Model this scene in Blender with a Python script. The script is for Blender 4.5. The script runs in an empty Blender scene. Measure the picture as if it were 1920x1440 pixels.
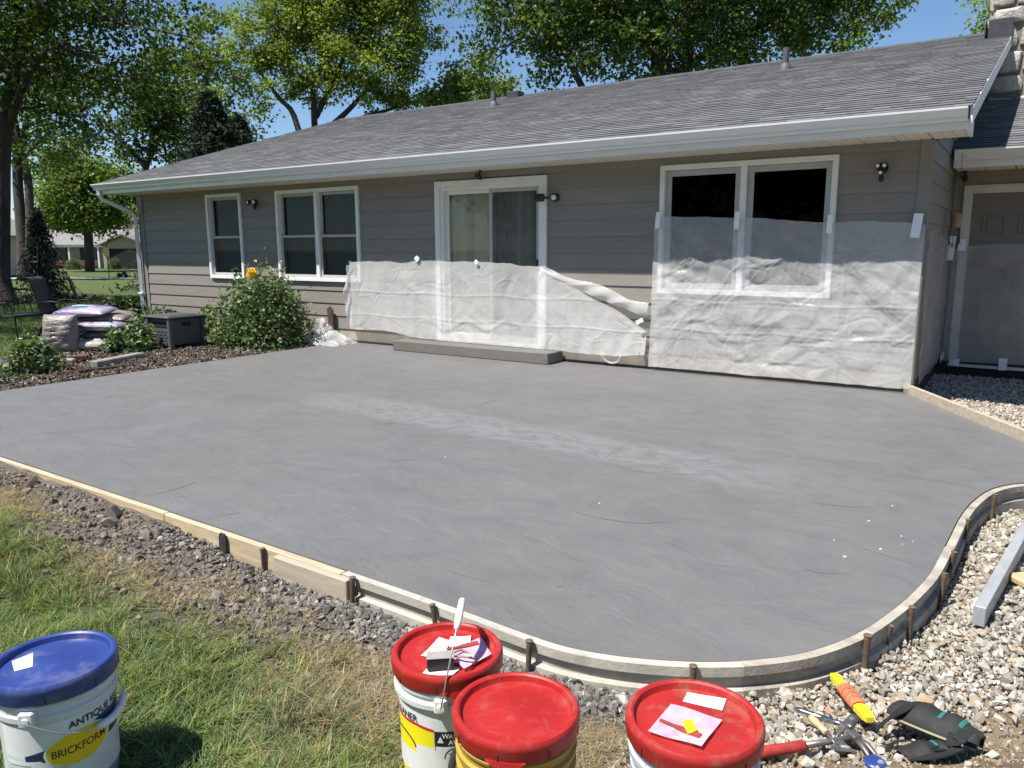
import bpy, math, random
import numpy as np
from mathutils import Vector, Matrix
random.seed(7); RNG = np.random.default_rng(11)
SC = bpy.context.scene; COL = SC.collection

# ------------------------------------------------------------------ camera, sky, sun, exposure
F_PX, YAW, PITCH, ROLL = 1442.0, math.radians(33.877), math.radians(10.131), math.radians(-0.2275)
CAM = Vector((0.0, -8.7987, 1.5007))
fwd = Vector((-math.sin(YAW)*math.cos(PITCH), math.cos(YAW)*math.cos(PITCH), -math.sin(PITCH)))
rgt = Vector((math.cos(YAW), math.sin(YAW), 0)); up = rgt.cross(fwd)
rg2 = rgt*math.cos(ROLL)+up*math.sin(ROLL); up2 = -rgt*math.sin(ROLL)+up*math.cos(ROLL)
cd = bpy.data.cameras.new('camera'); cam = bpy.data.objects.new('camera', cd); COL.objects.link(cam)
cam.matrix_world = Matrix(((rg2.x, up2.x, -fwd.x, CAM.x), (rg2.y, up2.y, -fwd.y, CAM.y), (rg2.z, up2.z, -fwd.z, CAM.z), (0, 0, 0, 1)))
cd.sensor_width = 36.0; cd.lens = 36.0*F_PX/1920.0; cd.clip_start = 0.05; cd.clip_end = 2000.0
SC.camera = cam
def at(px, py, depth):
    """world point seen at that place of the photograph, at that distance"""
    d = fwd + rg2*((px-960)/F_PX) + up2*((720-py)/F_PX)
    return CAM + d*depth

LDIR = Vector((0.25, 0.48, -1.0)).normalized()      # the way the sunlight travels
world = bpy.data.worlds.new('World'); SC.world = world; world.use_nodes = True
wn = world.node_tree.nodes; wl = world.node_tree.links
sky = wn.new('ShaderNodeTexSky'); sky.sky_type = 'NISHITA'; sky.sun_disc = False
sky.sun_elevation = math.asin(-LDIR.z)
sky.sun_rotation = math.atan2(-LDIR.x, -LDIR.y)
sky.altitude = 200; sky.air_density = 1.0; sky.dust_density = 0.0; sky.ozone_density = 6.0
wl.new(sky.outputs[0], wn['Background'].inputs[0]); wn['Background'].inputs[1].default_value = 0.08
sl = bpy.data.lights.new('sun', 'SUN'); sl.energy = 4.8; sl.angle = math.radians(0.55); sl.color = (1.0, 0.95, 0.865)
sun = bpy.data.objects.new('sun', sl); COL.objects.link(sun); sun.location = (-6, -14, 22)
sun.rotation_euler = LDIR.to_track_quat('-Z', 'Y').to_euler()
vs = SC.view_settings; vs.view_transform = 'Standard'; vs.look = 'None'; vs.exposure = 0.76; vs.gamma = 1.0; vs.use_curve_mapping = False
SC.cycles.max_bounces = 8; SC.cycles.transparent_max_bounces = 16; SC.cycles.use_denoising = True

# ------------------------------------------------------------------ helpers
def link(o): COL.objects.link(o); return o
def tag(o, label=None, cat=None, group=None, kind=None):
    if label: o['label'] = label
    if cat: o['category'] = cat
    if group: o['group'] = group
    if kind: o['kind'] = kind
    return o
def thing(name, label, cat, loc=(0, 0, 0), rz=0.0, group=None, rot=None, scale=1.0):
    o = link(bpy.data.objects.new(name, None)); o.empty_display_size = 0.2
    o.location = loc; o.rotation_euler = rot if rot else (0, 0, rz); o.scale = (scale,)*3
    return tag(o, label, cat, group)
class MB:
    def __init__(s): s.v = []; s.f = []; s.mi = []; s.m = 0
    def add(s, vs, fs):
        b = len(s.v); s.v += [tuple(x) for x in vs]; s.f += [tuple(i+b for i in f) for f in fs]; s.mi += [s.m]*len(fs); return s
    def box(s, x0, x1, y0, y1, z0, z1, b=0.0):
        if b <= 0:
            return s.add([(x0,y0,z0),(x1,y0,z0),(x1,y1,z0),(x0,y1,z0),(x0,y0,z1),(x1,y0,z1),(x1,y1,z1),(x0,y1,z1)],
                         [(3,2,1,0),(4,5,6,7),(0,1,5,4),(1,2,6,5),(2,3,7,6),(3,0,4,7)])
        # chamfered on all twelve edges
        X=(x0,x1);Y=(y0,y1);Z=(z0,z1);V=[];ix={}
        for i in (0,1):
            for j in (0,1):
                for k in (0,1):
                    sx,sy,sz=(1,-1)[i],(1,-1)[j],(1,-1)[k]
                    ix[i,j,k]=len(V)
                    V+=[(X[i],Y[j]+sy*b,Z[k]+sz*b),(X[i]+sx*b,Y[j],Z[k]+sz*b),(X[i]+sx*b,Y[j]+sy*b,Z[k])]
        F=[]
        def q(a,n): F.append(tuple(a) if n else tuple(reversed(a)))
        for i in (0,1): q([ix[i,0,0],ix[i,0,1],ix[i,1,1],ix[i,1,0]], i==0)
        for j in (0,1): q([ix[0,j,0]+1,ix[1,j,0]+1,ix[1,j,1]+1,ix[0,j,1]+1], j==0)
        for k in (0,1): q([ix[0,0,k]+2,ix[0,1,k]+2,ix[1,1,k]+2,ix[1,0,k]+2], k==0)
        for j in (0,1):
            for k in (0,1): q([ix[0,j,k]+1,ix[0,j,k]+2,ix[1,j,k]+2,ix[1,j,k]+1], (j+k)%2==0)
        for i in (0,1):
            for k in (0,1): q([ix[i,0,k],ix[i,1,k],ix[i,1,k]+2,ix[i,0,k]+2], (i+k)%2==0)
        for i in (0,1):
            for j in (0,1): q([ix[i,j,0],ix[i,j,0]+1,ix[i,j,1]+1,ix[i,j,1]], (i+j)%2==0)
        for i in (0,1):
            for j in (0,1):
                for k in (0,1): q([ix[i,j,k],ix[i,j,k]+1,ix[i,j,k]+2], (i+j+k)%2==1)
        return s.add(V,F)
    def beam(s, a, b, w, h, upv=(0,0,1), bev=0.0):
        a=Vector(a); b=Vector(b); d=(b-a); L=d.length; d.normalize(); r=d.cross(Vector(upv)).normalized(); u=r.cross(d)
        t=MB(); t.box(-w/2,w/2,0,L,-h/2,h/2,bev)
        return s.add([a+r*x+d*y+u*z for x,y,z in t.v], t.f)
    def tube(s, pts, r, n=8, cap=True, close=False):
        P=[Vector(p) for p in pts]; m=len(P); rr=r if hasattr(r,'__len__') else [r]*m
        V=[];F=[]; prev=None
        for i,p in enumerate(P):
            t=((P[(i+1)%m]-P[i-1]) if close else (P[min(i+1,m-1)]-P[max(i-1,0)])).normalized()
            if prev is None:
                a=Vector((0,0,1)) if abs(t.z)<.9 else Vector((1,0,0)); u=t.cross(a).normalized()
            else:
                u=(prev-t*prev.dot(t)); u=u.normalized() if u.length>1e-6 else t.orthogonal().normalized()
            prev=u; w=t.cross(u)
            for k in range(n):
                an=2*math.pi*k/n; V.append(p+(u*math.cos(an)+w*math.sin(an))*rr[i])
        for i in range(m if close else m-1):
            for k in range(n):
                a=i*n+k; b=i*n+(k+1)%n; c=((i+1)%m)*n+(k+1)%n; d=((i+1)%m)*n+k; F.append((a,b,c,d))
        if cap and not close: F.append(tuple(range(n-1,-1,-1))); F.append(tuple(range((m-1)*n,m*n)))
        return s.add(V,F)
    def lathe(s, prof, n=48, o=(0,0,0), closed=False):
        V=[];F=[];m=len(prof)
        for (r,z) in prof:
            for k in range(n):
                a=2*math.pi*k/n; V.append((o[0]+r*math.cos(a),o[1]+r*math.sin(a),o[2]+z))
        for i in range(m-1):
            for k in range(n): F.append((i*n+k,i*n+(k+1)%n,(i+1)*n+(k+1)%n,(i+1)*n+k))
        if not closed:
            if prof[0][0]>1e-5: F.append(tuple(range(n-1,-1,-1)))
            if prof[-1][0]>1e-5: F.append(tuple(range((m-1)*n,m*n)))
        return s.add(V,F)
    def prism(s, poly, axis, a, b):
        n=len(poly)
        def P(u,v,w): return {'x':(w,u,v),'y':(u,w,v),'z':(u,v,w)}[axis]
        V=[P(u,v,a) for u,v in poly]+[P(u,v,b) for u,v in poly]
        F=[tuple(range(n-1,-1,-1)),tuple(range(n,2*n))]+[(i,(i+1)%n,n+(i+1)%n,n+i) for i in range(n)]
        return s.add(V,F)
    def sweep(s, prof, path, closed_prof=True, cap=True):
        """prof: (outward, up) pairs, path: xy(z) points; outward = right of travel"""
        P=[Vector((p[0],p[1],p[2] if len(p)>2 else 0)) for p in path]; m=len(P); k=len(prof); V=[];F=[]
        for i,p in enumerate(P):
            t=(P[min(i+1,m-1)]-P[max(i-1,0)]); t.z=0; t.normalize(); nrm=Vector((t.y,-t.x,0))
            for (o,u) in prof: V.append(p+nrm*o+Vector((0,0,u)))
        kk=k if closed_prof else k-1
        for i in range(m-1):
            for j in range(kk):
                F.append((i*k+j,i*k+(j+1)%k,(i+1)*k+(j+1)%k,(i+1)*k+j))
        if cap and closed_prof: F.append(tuple(range(k))); F.append(tuple(range((m-1)*k+k-1,(m-1)*k-1,-1)))
        return s.add(V,F)
    def xf(s, M):
        s.v=[tuple(M@Vector(v)) for v in s.v]; return s
    def mesh(s, name, mats, smooth=False, angle=None):
        me=bpy.data.meshes.new(name); me.from_pydata(s.v,[],s.f)
        for m in (mats if isinstance(mats,(list,tuple)) else [mats]): me.materials.append(m)
        if any(s.mi): me.polygons.foreach_set('material_index', s.mi)
        if smooth or angle:
            me.polygons.foreach_set('use_smooth',[True]*len(me.polygons))
            if angle: me.set_sharp_from_angle(angle=math.radians(angle))
        me.update(); return me
def fix_normals(me):
    import bmesh
    bm=bmesh.new(); bm.from_mesh(me); bmesh.ops.recalc_face_normals(bm,faces=bm.faces[:]); bm.to_mesh(me); bm.free()
def obj(name, mb, mats, parent=None, smooth=False, angle=None, fix=True, loc=None):
    me=mb if isinstance(mb,bpy.types.Mesh) else mb.mesh(name,mats,smooth,angle)
    if fix and not isinstance(mb,bpy.types.Mesh): fix_normals(me)
    o=link(bpy.data.objects.new(name,me))
    if parent is not None: o.parent=parent
    if loc is not None: o.location=loc
    return o
def struct(name, mb, mats, **k): return tag(obj(name,mb,mats,**k),kind='structure')
def npmesh(name, V, F, mat, cols=None, smooth=False):
    """V (n,3), F (m,k) arrays; cols (n,3) goes into the attribute 'tint'"""
    V=np.ascontiguousarray(V,dtype=np.float32); F=np.ascontiguousarray(F,dtype=np.int32); k=F.shape[1]
    me=bpy.data.meshes.new(name); me.vertices.add(len(V)); me.vertices.foreach_set('co',V.ravel())
    me.loops.add(F.size); me.loops.foreach_set('vertex_index',F.ravel())
    me.polygons.add(len(F)); me.polygons.foreach_set('loop_start',np.arange(0,F.size,k,dtype=np.int32))
    me.polygons.foreach_set('use_smooth',np.full(len(F),bool(smooth)))
    if cols is not None:
        a=me.attributes.new('tint','FLOAT_COLOR','POINT'); c=np.ones((len(V),4),np.float32); c[:,:3]=cols; a.data.foreach_set('color',c.ravel())
    me.materials.append(mat); me.update(calc_edges=True); return me
def vnoise(x, y, seed=0):
    """smooth value noise, arrays in, about -1..1 out"""
    xi=np.floor(x).astype(np.int64); yi=np.floor(y).astype(np.int64); fx=x-xi; fy=y-yi
    def h(a,b):
        n=(a*374761393+b*668265263+seed*1442695041)&0x7fffffff; n=((n^(n>>13))*1274126177)&0x7fffffff
        return ((n^(n>>16))&0xffff)/32767.5-1.0
    sx=fx*fx*(3-2*fx); sy=fy*fy*(3-2*fy)
    return (h(xi,yi)*(1-sx)+h(xi+1,yi)*sx)*(1-sy)+(h(xi,yi+1)*(1-sx)+h(xi+1,yi+1)*sx)*sy
def fbm(x,y,o=4,seed=0):
    t=0;a=1.0;n=0
    for i in range(o): t=t+a*vnoise(x*2**i,y*2**i,seed+i*17); n+=a; a*=.5
    return t/n
def sstep(a,b,x): t=np.clip((x-a)/(b-a),0,1); return t*t*(3-2*t)

# ------------------------------------------------------------------ materials
MATS={}
def newmat(name):
    m=bpy.data.materials.new(name); m.use_nodes=True; nt=m.node_tree; MATS[name]=m
    return m,nt,nt.nodes['Principled BSDF']
def nd(nt,t,**k):
    n=nt.nodes.new(t)
    for a,b in k.items():
        if a in n.inputs.keys() if not a.startswith('_') else False: n.inputs[a].default_value=b
        else: setattr(n,a.lstrip('_'),b)
    return n
def noise(nt,scale,detail=4,rough=.55,vec=None,dist=0):
    n=nt.nodes.new('ShaderNodeTexNoise'); n.inputs['Scale'].default_value=scale; n.inputs['Detail'].default_value=detail
    n.inputs['Roughness'].default_value=rough; n.inputs['Distortion'].default_value=dist
    if vec is not None: nt.links.new(vec,n.inputs['Vector'])
    return n.outputs[0]
def ramp(nt,fac,stops):
    r=nt.nodes.new('ShaderNodeValToRGB'); el=r.color_ramp.elements
    while len(el)<len(stops): el.new(.5)
    for e,(p,c) in zip(el,stops): e.position=p; e.color=(*c,1) if len(c)==3 else c
    nt.links.new(fac,r.inputs[0]); return r.outputs[0]
def g3(v): return (v,v,v)
def mixc(nt,fac,a,b,mode='MIX'):
    m=nt.nodes.new('ShaderNodeMix'); m.data_type='RGBA'; m.blend_type=mode
    for s,v in ((m.inputs[0],fac),(m.inputs[6],a),(m.inputs[7],b)):
        if isinstance(v,(int,float)): s.default_value=v
        elif isinstance(v,tuple): s.default_value=(*v,1) if len(v)==3 else v
        else: nt.links.new(v,s)
    return m.outputs[2]
def math_(nt,op,a,b=None):
    m=nt.nodes.new('ShaderNodeMath'); m.operation=op
    for s,v in ((m.inputs[0],a),(m.inputs[1],b)):
        if v is None: continue
        if isinstance(v,(int,float)): s.default_value=v
        else: nt.links.new(v,s)
    return m.outputs[0]
def coord(nt,kind='Object',scale=None):
    t=nt.nodes.new('ShaderNodeTexCoord').outputs[kind]
    if scale is not None:
        mp=nt.nodes.new('ShaderNodeMapping'); mp.inputs['Scale'].default_value=scale; nt.links.new(t,mp.inputs[0]); t=mp.outputs[0]
    return t
def bump(nt,b,h,strength=.3,dist=.01):
    n=nt.nodes.new('ShaderNodeBump'); n.inputs['Strength'].default_value=strength; n.inputs['Distance'].default_value=dist
    nt.links.new(h,n.inputs['Height']); nt.links.new(n.outputs[0],b.inputs['Normal']); return n
def M(name,col,rough=.6,var=.15,scale=6.0,bmp=0.0,bscale=60.0,metal=0.0,spec=.5,stretch=None,dirt=0.0,dirtcol=(.16,.13,.10),bdist=.005,dscale=3.0,rand=0.0):
    m,nt,b=newmat(name); v=coord(nt,'Object',stretch)
    n=noise(nt,scale,5,.6,v); lo=tuple(max(0,c*(1-var)) for c in col); hi=tuple(min(1,c*(1+var)) for c in col)
    c=ramp(nt,n,[(.3,lo),(.7,hi)])
    if rand>0:
        oi=nt.nodes.new('ShaderNodeObjectInfo').outputs['Random']
        c=mixc(nt,1.0,c,ramp(nt,oi,[(0,g3(1-rand)),(1,g3(1.0))]),'MULTIPLY')
    if dirt>0:
        d=noise(nt,dscale,6,.7,v,.4); c=mixc(nt,ramp(nt,d,[(.5,g3(0)),(.75,g3(dirt))]),c,dirtcol)
    nt.links.new(c,b.inputs['Base Color']); b.inputs['Roughness'].default_value=rough; b.inputs['Metallic'].default_value=metal
    b.inputs['Specular IOR Level'].default_value=spec
    if bmp>0: bump(nt,b,noise(nt,bscale,4,.6,v),bmp,bdist)
    return m
def tintmat(name,rough=.6,trans=0.0,bmp=0.0,bscale=50,spec=.3,mul=1.0,mott=.17):
    m,nt,b=newmat(name); a=nt.nodes.new('ShaderNodeAttribute'); a.attribute_name='tint'; c=a.outputs['Color']
    n=noise(nt,9.0,4,.6,coord(nt)); c=mixc(nt,1.0,c,ramp(nt,n,[(.25,g3((1-mott)*mul)),(.75,g3((1+mott)*mul))]),'MULTIPLY')
    nt.links.new(c,b.inputs['Base Color']); b.inputs['Roughness'].default_value=rough; b.inputs['Specular IOR Level'].default_value=spec
    if bmp>0: bump(nt,b,noise(nt,bscale,4,.6,coord(nt)),bmp,.004)
    if trans>0:
        t=nt.nodes.new('ShaderNodeBsdfTranslucent'); nt.links.new(mixc(nt,1.0,c,(1.25,1.3,.55),'MULTIPLY'),t.inputs['Color'])
        mx=nt.nodes.new('ShaderNodeMixShader'); mx.inputs[0].default_value=trans; out=nt.nodes['Material Output']
        nt.links.new(b.outputs[0],mx.inputs[1]); nt.links.new(t.outputs[0],mx.inputs[2]); nt.links.new(mx.outputs[0],out.inputs['Surface'])
    return m
def glassmat(name,tint=(.5,.55,.55),refl=1.0):
    m,nt,b=newmat(name); nt.nodes.remove(b)
    tr=nt.nodes.new('ShaderNodeBsdfTransparent'); tr.inputs[0].default_value=(*tint,1)
    gl=nt.nodes.new('ShaderNodeBsdfGlossy'); gl.inputs['Roughness'].default_value=.02
    fr=nt.nodes.new('ShaderNodeFresnel'); fr.inputs[0].default_value=1.5
    mx=nt.nodes.new('ShaderNodeMixShader'); nt.links.new(math_(nt,'MULTIPLY',fr.outputs[0],refl),mx.inputs[0])
    nt.links.new(tr.outputs[0],mx.inputs[1]); nt.links.new(gl.outputs[0],mx.inputs[2]); nt.links.new(mx.outputs[0],nt.nodes['Material Output'].inputs['Surface'])
    return m
def filmmat(name,opac,col=(.85,.86,.86),streak=.25,rough=.35):
    """thin milky plastic film: part see-through, part scattering"""
    m,nt,b=newmat(name); v=coord(nt)
    n=noise(nt,1.6,6,.65,v,.6); n2=noise(nt,14,4,.6,v)
    b.inputs['Base Color'].default_value=(*col,1); b.inputs['Roughness'].default_value=rough; b.inputs['Specular IOR Level'].default_value=.6
    tl=nt.nodes.new('ShaderNodeBsdfTranslucent'); tl.inputs[0].default_value=(*col,1)
    m1=nt.nodes.new('ShaderNodeMixShader'); m1.inputs[0].default_value=.35; nt.links.new(b.outputs[0],m1.inputs[1]); nt.links.new(tl.outputs[0],m1.inputs[2])
    tr=nt.nodes.new('ShaderNodeBsdfTransparent'); tr.inputs[0].default_value=(.97,.98,1,1)
    f=math_(nt,'ADD',math_(nt,'MULTIPLY',n,streak*1.4),math_(nt,'ADD',math_(nt,'MULTIPLY',n2,streak*.5),opac-streak*.95))
    cl=nt.nodes.new('ShaderNodeClamp'); cl.inputs[1].default_value=.05; cl.inputs[2].default_value=.98; nt.links.new(f,cl.inputs[0])
    m2=nt.nodes.new('ShaderNodeMixShader'); nt.links.new(cl.outputs[0],m2.inputs[0]); nt.links.new(tr.outputs[0],m2.inputs[1]); nt.links.new(m1.outputs[0],m2.inputs[2])
    nt.links.new(m2.outputs[0],nt.nodes['Material Output'].inputs['Surface'])
    bump(nt,b,noise(nt,22,5,.65,v,.8),.35,.012)
    return m
# ------------------------------------------------------------------ patio slab outline and ground
def catmull(pts,n=6):
    P=[np.array(p,float) for p in pts]; P=[2*P[0]-P[1]]+P+[2*P[-1]-P[-2]]; out=[]
    for i in range(1,len(P)-2):
        for k in range(n):
            t=k/n; a,b,c,d=P[i-1],P[i],P[i+1],P[i+2]
            out.append(.5*((2*b)+(c-a)*t+(2*a-5*b+4*c-d)*t*t+(3*b-a-3*c+d)*t**3))
    out.append(P[-2]); return out
EDGE_STRAIGHT=[(-9.06,-6.33),(-6.2,-6.345),(-4.0,-6.37),(-2.55,-6.395)]
CURVE=[(-2.55,-6.395),(-2.1,-6.405),(-1.8,-6.42),(-1.55,-6.435),(-1.35,-6.435),(-1.17,-6.395),(-1.0,-6.325),(-.85,-6.24),(-.71,-6.13),(-.565,-5.965),(-.44,-5.72),(-.355,-5.43),(-.3,-5.17),(-.262,-4.9),(-.236,-4.45),(-.21,-3.97),(-.165,-3.61),(-.08,-3.28),(.08,-3.04),(.35,-2.87),(.8,-2.77),(2.4,-2.72)]
CURVE_PTS=[tuple(p) for p in catmull(CURVE,6)]
FRONT=EDGE_STRAIGHT[:-1]+CURVE_PTS
OUTLINE=FRONT+[(2.4,-1.95),(.19,-1.95),(-.97,-.012),(-9.1,-.012),(-9.08,-3.0)]
OUT_NP=np.array(OUTLINE)
def poly_inside(x,y,poly):
    ins=np.zeros(x.shape,bool); n=len(poly)
    for i in range(n):
        x1,y1=poly[i]; x2,y2=poly[(i+1)%n]
        c=((y1>y)!=(y2>y))&(x<(x2-x1)*(y-y1)/((y2-y1) if y2!=y1 else 1e-9)+x1); ins^=c
    return ins
def poly_dist(x,y,poly,close=True):
    d=np.full(x.shape,1e9); n=len(poly)
    for i in range(n if close else n-1):
        ax,ay=poly[i]; bx,by=poly[(i+1)%n]; vx,vy=bx-ax,by-ay; L=vx*vx+vy*vy+1e-12
        t=np.clip(((x-ax)*vx+(y-ay)*vy)/L,0,1); d=np.minimum(d,np.hypot(x-ax-t*vx,y-ay-t*vy))
    return d
def ground_h(x,y):
    x=np.asarray(x,float); y=np.asarray(y,float)
    near=(x>-11)&(x<4)&(y>-10)&(y<4)
    d=np.full(x.shape,5.0)
    if near.any(): d[near]=poly_dist(x[near],y[near],OUTLINE)
    lumps=.035*fbm(x*1.6,y*1.6,3,3)+.018*fbm(x*6,y*6,3,9)
    z=.005+lumps
    # cut down to the foot of the forms along the front and the right
    t=sstep(.16,.72,d); frontright=sstep(-9.6,-8.9,x)*sstep(.5,-.2,y)
    trench=-.128+.012*fbm(x*9,y*9,2,5)
    zt=trench*(1-t)+z*t
    mound=sstep(-3.25,-4.1,x)*(1-sstep(.02,.5,d)*.6)*(.095+.055*fbm(x*2.6,y*2.6,3,21))
    zt=zt+mound*(1-.5*t)
    z=z*(1-frontright)+zt*frontright
    # gravel bed on the right side, lower
    gr=sstep(-.5,-.15,x)*sstep(-6.5,-5.9,y)*sstep(3.2,2.0,x)
    z=z*(1-gr)+(-.125-.055*sstep(.35,.08,d)+.5*lumps)*gr
    bay=sstep(-1.3,-1.0,x)*sstep(-2.6,-1.6,y)*sstep(3.2,2.0,x); z=z*(1-bay)+(-.14+.3*lumps)*bay
    # bed at the left end, then lawn
    bed=sstep(-8.9,-9.3,x)*sstep(-16,-14,x); z=z*(1-bed)+(-.035+.6*lumps)*bed
    far=sstep(-13,-16,x)+sstep(-11,-16,y)*sstep(-16,-13,x); far=np.clip(far,0,1); z=z*(1-far)+(-.08+.3*lumps)*far
    fall=np.clip((np.hypot(x,y+8.8)-22)/60,0,1); z=z-.47*fall
    if near.any():
        ins=np.zeros(x.shape,bool); ins[near]=poly_inside(x[near],y[near],OUTLINE)
        z=np.where(ins,-.16,z); zn=(d<.03)&~ins; z=np.where(zn,np.minimum(z,-.06),z)
    house=(x>-14.5)&(x<-1.05)&(y>.25)&(y<11); z=np.where(house,-.3,z)
    return z
def grassy(x,y):
    """0..1 how much living grass grows there"""
    d=poly_dist(x,y,OUTLINE)
    n=fbm(x*1.7,y*1.7,4,31); n2=fbm(x*5,y*5,3,37)
    left=sstep(-3.3,-4.3,x)
    need=.58*(1-left)+.46*left
    gg=sstep(need-.10,need+.26,d+.34*n+.12*n2)
    gg*=1-.97*np.exp(-((((x+3.0)/1.15)**2)**1.5+((y+6.82)/.34)**2)*(1.0+.5*n2))      # scraped bare soil
    gg*=1-.85*np.exp(-(((x+1.68)/.30)**2+((y+7.14)/.16)**2))              # dead straw by the pails
    gg*=1-.8*left*sstep(-.25,.25,n2+.5*n)*sstep(-7.25,-6.85,y)
    gg*=sstep(-.78,-1.15,x+.15*n2)
    return np.clip(gg,0,1)
def axis_lines(segs):
    out=[]
    for a,b,n in segs: out+=list(np.linspace(a,b,n,endpoint=False))
    return np.array(out+[segs[-1][1]])
gx=axis_lines([(-600,-120,8),(-120,-40,16),(-40,-16,24),(-16,-9.2,60),(-9.2,-6.6,40),(-6.6,1.2,200),(1.2,6,24),(6,60,16),(60,400,5)])
gy=axis_lines([(-300,-40,5),(-40,-9.6,12),(-9.6,-8.6,10),(-8.6,-5.6,80),(-5.6,0,90),(0,3,30),(3,20,18),(20,120,20),(120,700,8)])
X,Y=np.meshgrid(gx,gy,indexing='ij'); Z=ground_h(X,Y)
V=np.stack([X,Y,Z],-1).reshape(-1,3); nx,ny=len(gx),len(gy)
I=(np.arange(nx-1)[:,None]*ny+np.arange(ny-1)[None,:]).ravel(); Fq=np.stack([I,I+ny,I+ny+1,I+1],-1)
xx,yy=V[:,0],V[:,1]
near=(xx>-9.1)&(xx<4)&(yy>-11)&(yy<4)
zone=np.zeros((len(V),3)); g_=np.ones(len(V)); g_[near]=grassy(xx[near],yy[near])
BED=[(-9.06,-.1),(-9.05,-6.6),(-10.4,-5.9),(-11.6,-4.4),(-12.6,-3.0),(-14.0,-2.2),(-16.2,-1.6),(-15.5,.2),(-14.4,-.1)]
mul=np.zeros(len(V)); bsel=(xx<-8.5)&(xx>-17)&(yy>-8)&(yy<1.5)
ins=poly_inside(xx[bsel],yy[bsel],BED); mul[bsel]=np.where(ins,1.0,sstep(.12,0,poly_dist(xx[bsel],yy[bsel],BED)))
g_=g_*(1-mul); pale=sstep(-.75,-.35,xx)*sstep(-8,-7,yy)*near
zone[:,0]=g_; zone[:,1]=mul; zone[:,2]=pale
m,nt,b=newmat('ground soil and lawn'); v=coord(nt)
a=nt.nodes.new('ShaderNodeAttribute'); a.attribute_name='tint'; sp=nt.nodes.new('ShaderNodeSeparateColor'); nt.links.new(a.outputs['Color'],sp.inputs[0])
soil=ramp(nt,noise(nt,5,8,.7,v),[(.25,(.095,.080,.066)),(.5,(.17,.145,.12)),(.75,(.25,.22,.187))])
sandy=ramp(nt,noise(nt,4,8,.7,v),[(.25,(.15,.11,.07)),(.55,(.27,.21,.145)),(.8,(.37,.315,.24))])
mulch=ramp(nt,noise(nt,14,8,.75,v),[(.25,(.045,.034,.026)),(.5,(.11,.085,.066)),(.72,(.21,.175,.145))])
lawn=mixc(nt,noise(nt,.35,5,.6,v),ramp(nt,noise(nt,30,6,.7,v),[(.3,(.022,.05,.009)),(.7,(.075,.125,.026))]),ramp(nt,noise(nt,26,6,.7,v),[(.3,(.045,.075,.014)),(.7,(.12,.17,.04))]))
c=mixc(nt,sp.outputs[2],soil,sandy); c=mixc(nt,sp.outputs[1],c,mulch)
gm=math_(nt,'MULTIPLY',sp.outputs[0],ramp(nt,noise(nt,12,4,.6,v),[(.35,g3(.55)),(.6,g3(1))]))
c=mixc(nt,gm,c,lawn); nt.links.new(c,b.inputs['Base Color']); b.inputs['Roughness'].default_value=.95; b.inputs['Specular IOR Level'].default_value=.15
bump(nt,b,noise(nt,34,8,.75,v),.8,.03)
me=npmesh('ground',V,Fq,m,zone,smooth=True); tag(link(bpy.data.objects.new('ground',me)),kind='structure')

# the stained, slate-stamped concrete
m,nt,b=newmat('stamped concrete'); v=coord(nt)
base=ramp(nt,noise(nt,.9,7,.62,v,.3),[(.3,(.118,.118,.120)),(.52,(.143,.143,.145)),(.72,(.170,.169,.170))])
st=coord(nt,'Object',(1.0,1.5,1.0)); c=mixc(nt,.5,base,ramp(nt,noise(nt,3.2,9,.68,st,.7),[(.30,(.110,.110,.114)),(.70,(.180,.179,.180))]))
rotm=nt.nodes.new('ShaderNodeMapping'); rotm.inputs['Rotation'].default_value=(0,0,.35); rotm.inputs['Scale'].default_value=(.8,2.2,1); nt.links.new(v,rotm.inputs[0]); rv=rotm.outputs[0]
def crackline(vec,scale,w,lo,hi,ms):
    n=noise(nt,scale,2.2,.45,vec,.0); dlt=math_(nt,'ABSOLUTE',math_(nt,'SUBTRACT',n,.5))
    ln=ramp(nt,dlt,[(0,g3(1)),(w,g3(0))]); mk=ramp(nt,noise(nt,ms,3,.6,v),[(lo,g3(0)),(hi,g3(1))])
    return math_(nt,'MULTIPLY',ln,mk)
k3=crackline(rv,2.4,.010,.58,.68,2.2)
kk=math_(nt,'MULTIPLY',k3,.30)
# pale bloom left by a dried strip, with a shape of its own
sx=nt.nodes.new('ShaderNodeSeparateXYZ'); nt.links.new(v,sx.inputs[0]); xo,yo=sx.outputs[0],sx.outputs[1]
ymid=math_(nt,'ADD',math_(nt,'MULTIPLY',xo,-.07),-3.92); off=math_(nt,'ABSOLUTE',math_(nt,'SUBTRACT',yo,ymid))
strip=ramp(nt,math_(nt,'ADD',off,math_(nt,'MULTIPLY',noise(nt,3,4,.6,v),.14)),[(.30,g3(1)),(.44,g3(0))])
mr=nt.nodes.new('ShaderNodeMapRange'); mr.inputs[1].default_value=-6.3; mr.inputs[2].default_value=-5.3; nt.links.new(xo,mr.inputs[0])
mr2=nt.nodes.new('ShaderNodeMapRange'); mr2.inputs[1].default_value=-.7; mr2.inputs[2].default_value=-1.9; nt.links.new(xo,mr2.inputs[0])
blot=ramp(nt,noise(nt,7,6,.65,st,.8),[(.40,g3(.12)),(.56,g3(1))])
sf=math_(nt,'MULTIPLY',math_(nt,'MULTIPLY',strip,blot),math_(nt,'MULTIPLY',math_(nt,'MULTIPLY',mr.outputs[0],mr2.outputs[0]),.52))
c=mixc(nt,sf,c,(.232,.235,.243)); c=mixc(nt,math_(nt,'MULTIPLY',kk,.75),c,(.035,.035,.038))
warm=ramp(nt,noise(nt,.55,4,.6,v),[(.52,g3(0)),(.75,g3(.35))]); c=mixc(nt,warm,c,(.178,.168,.150))
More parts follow.
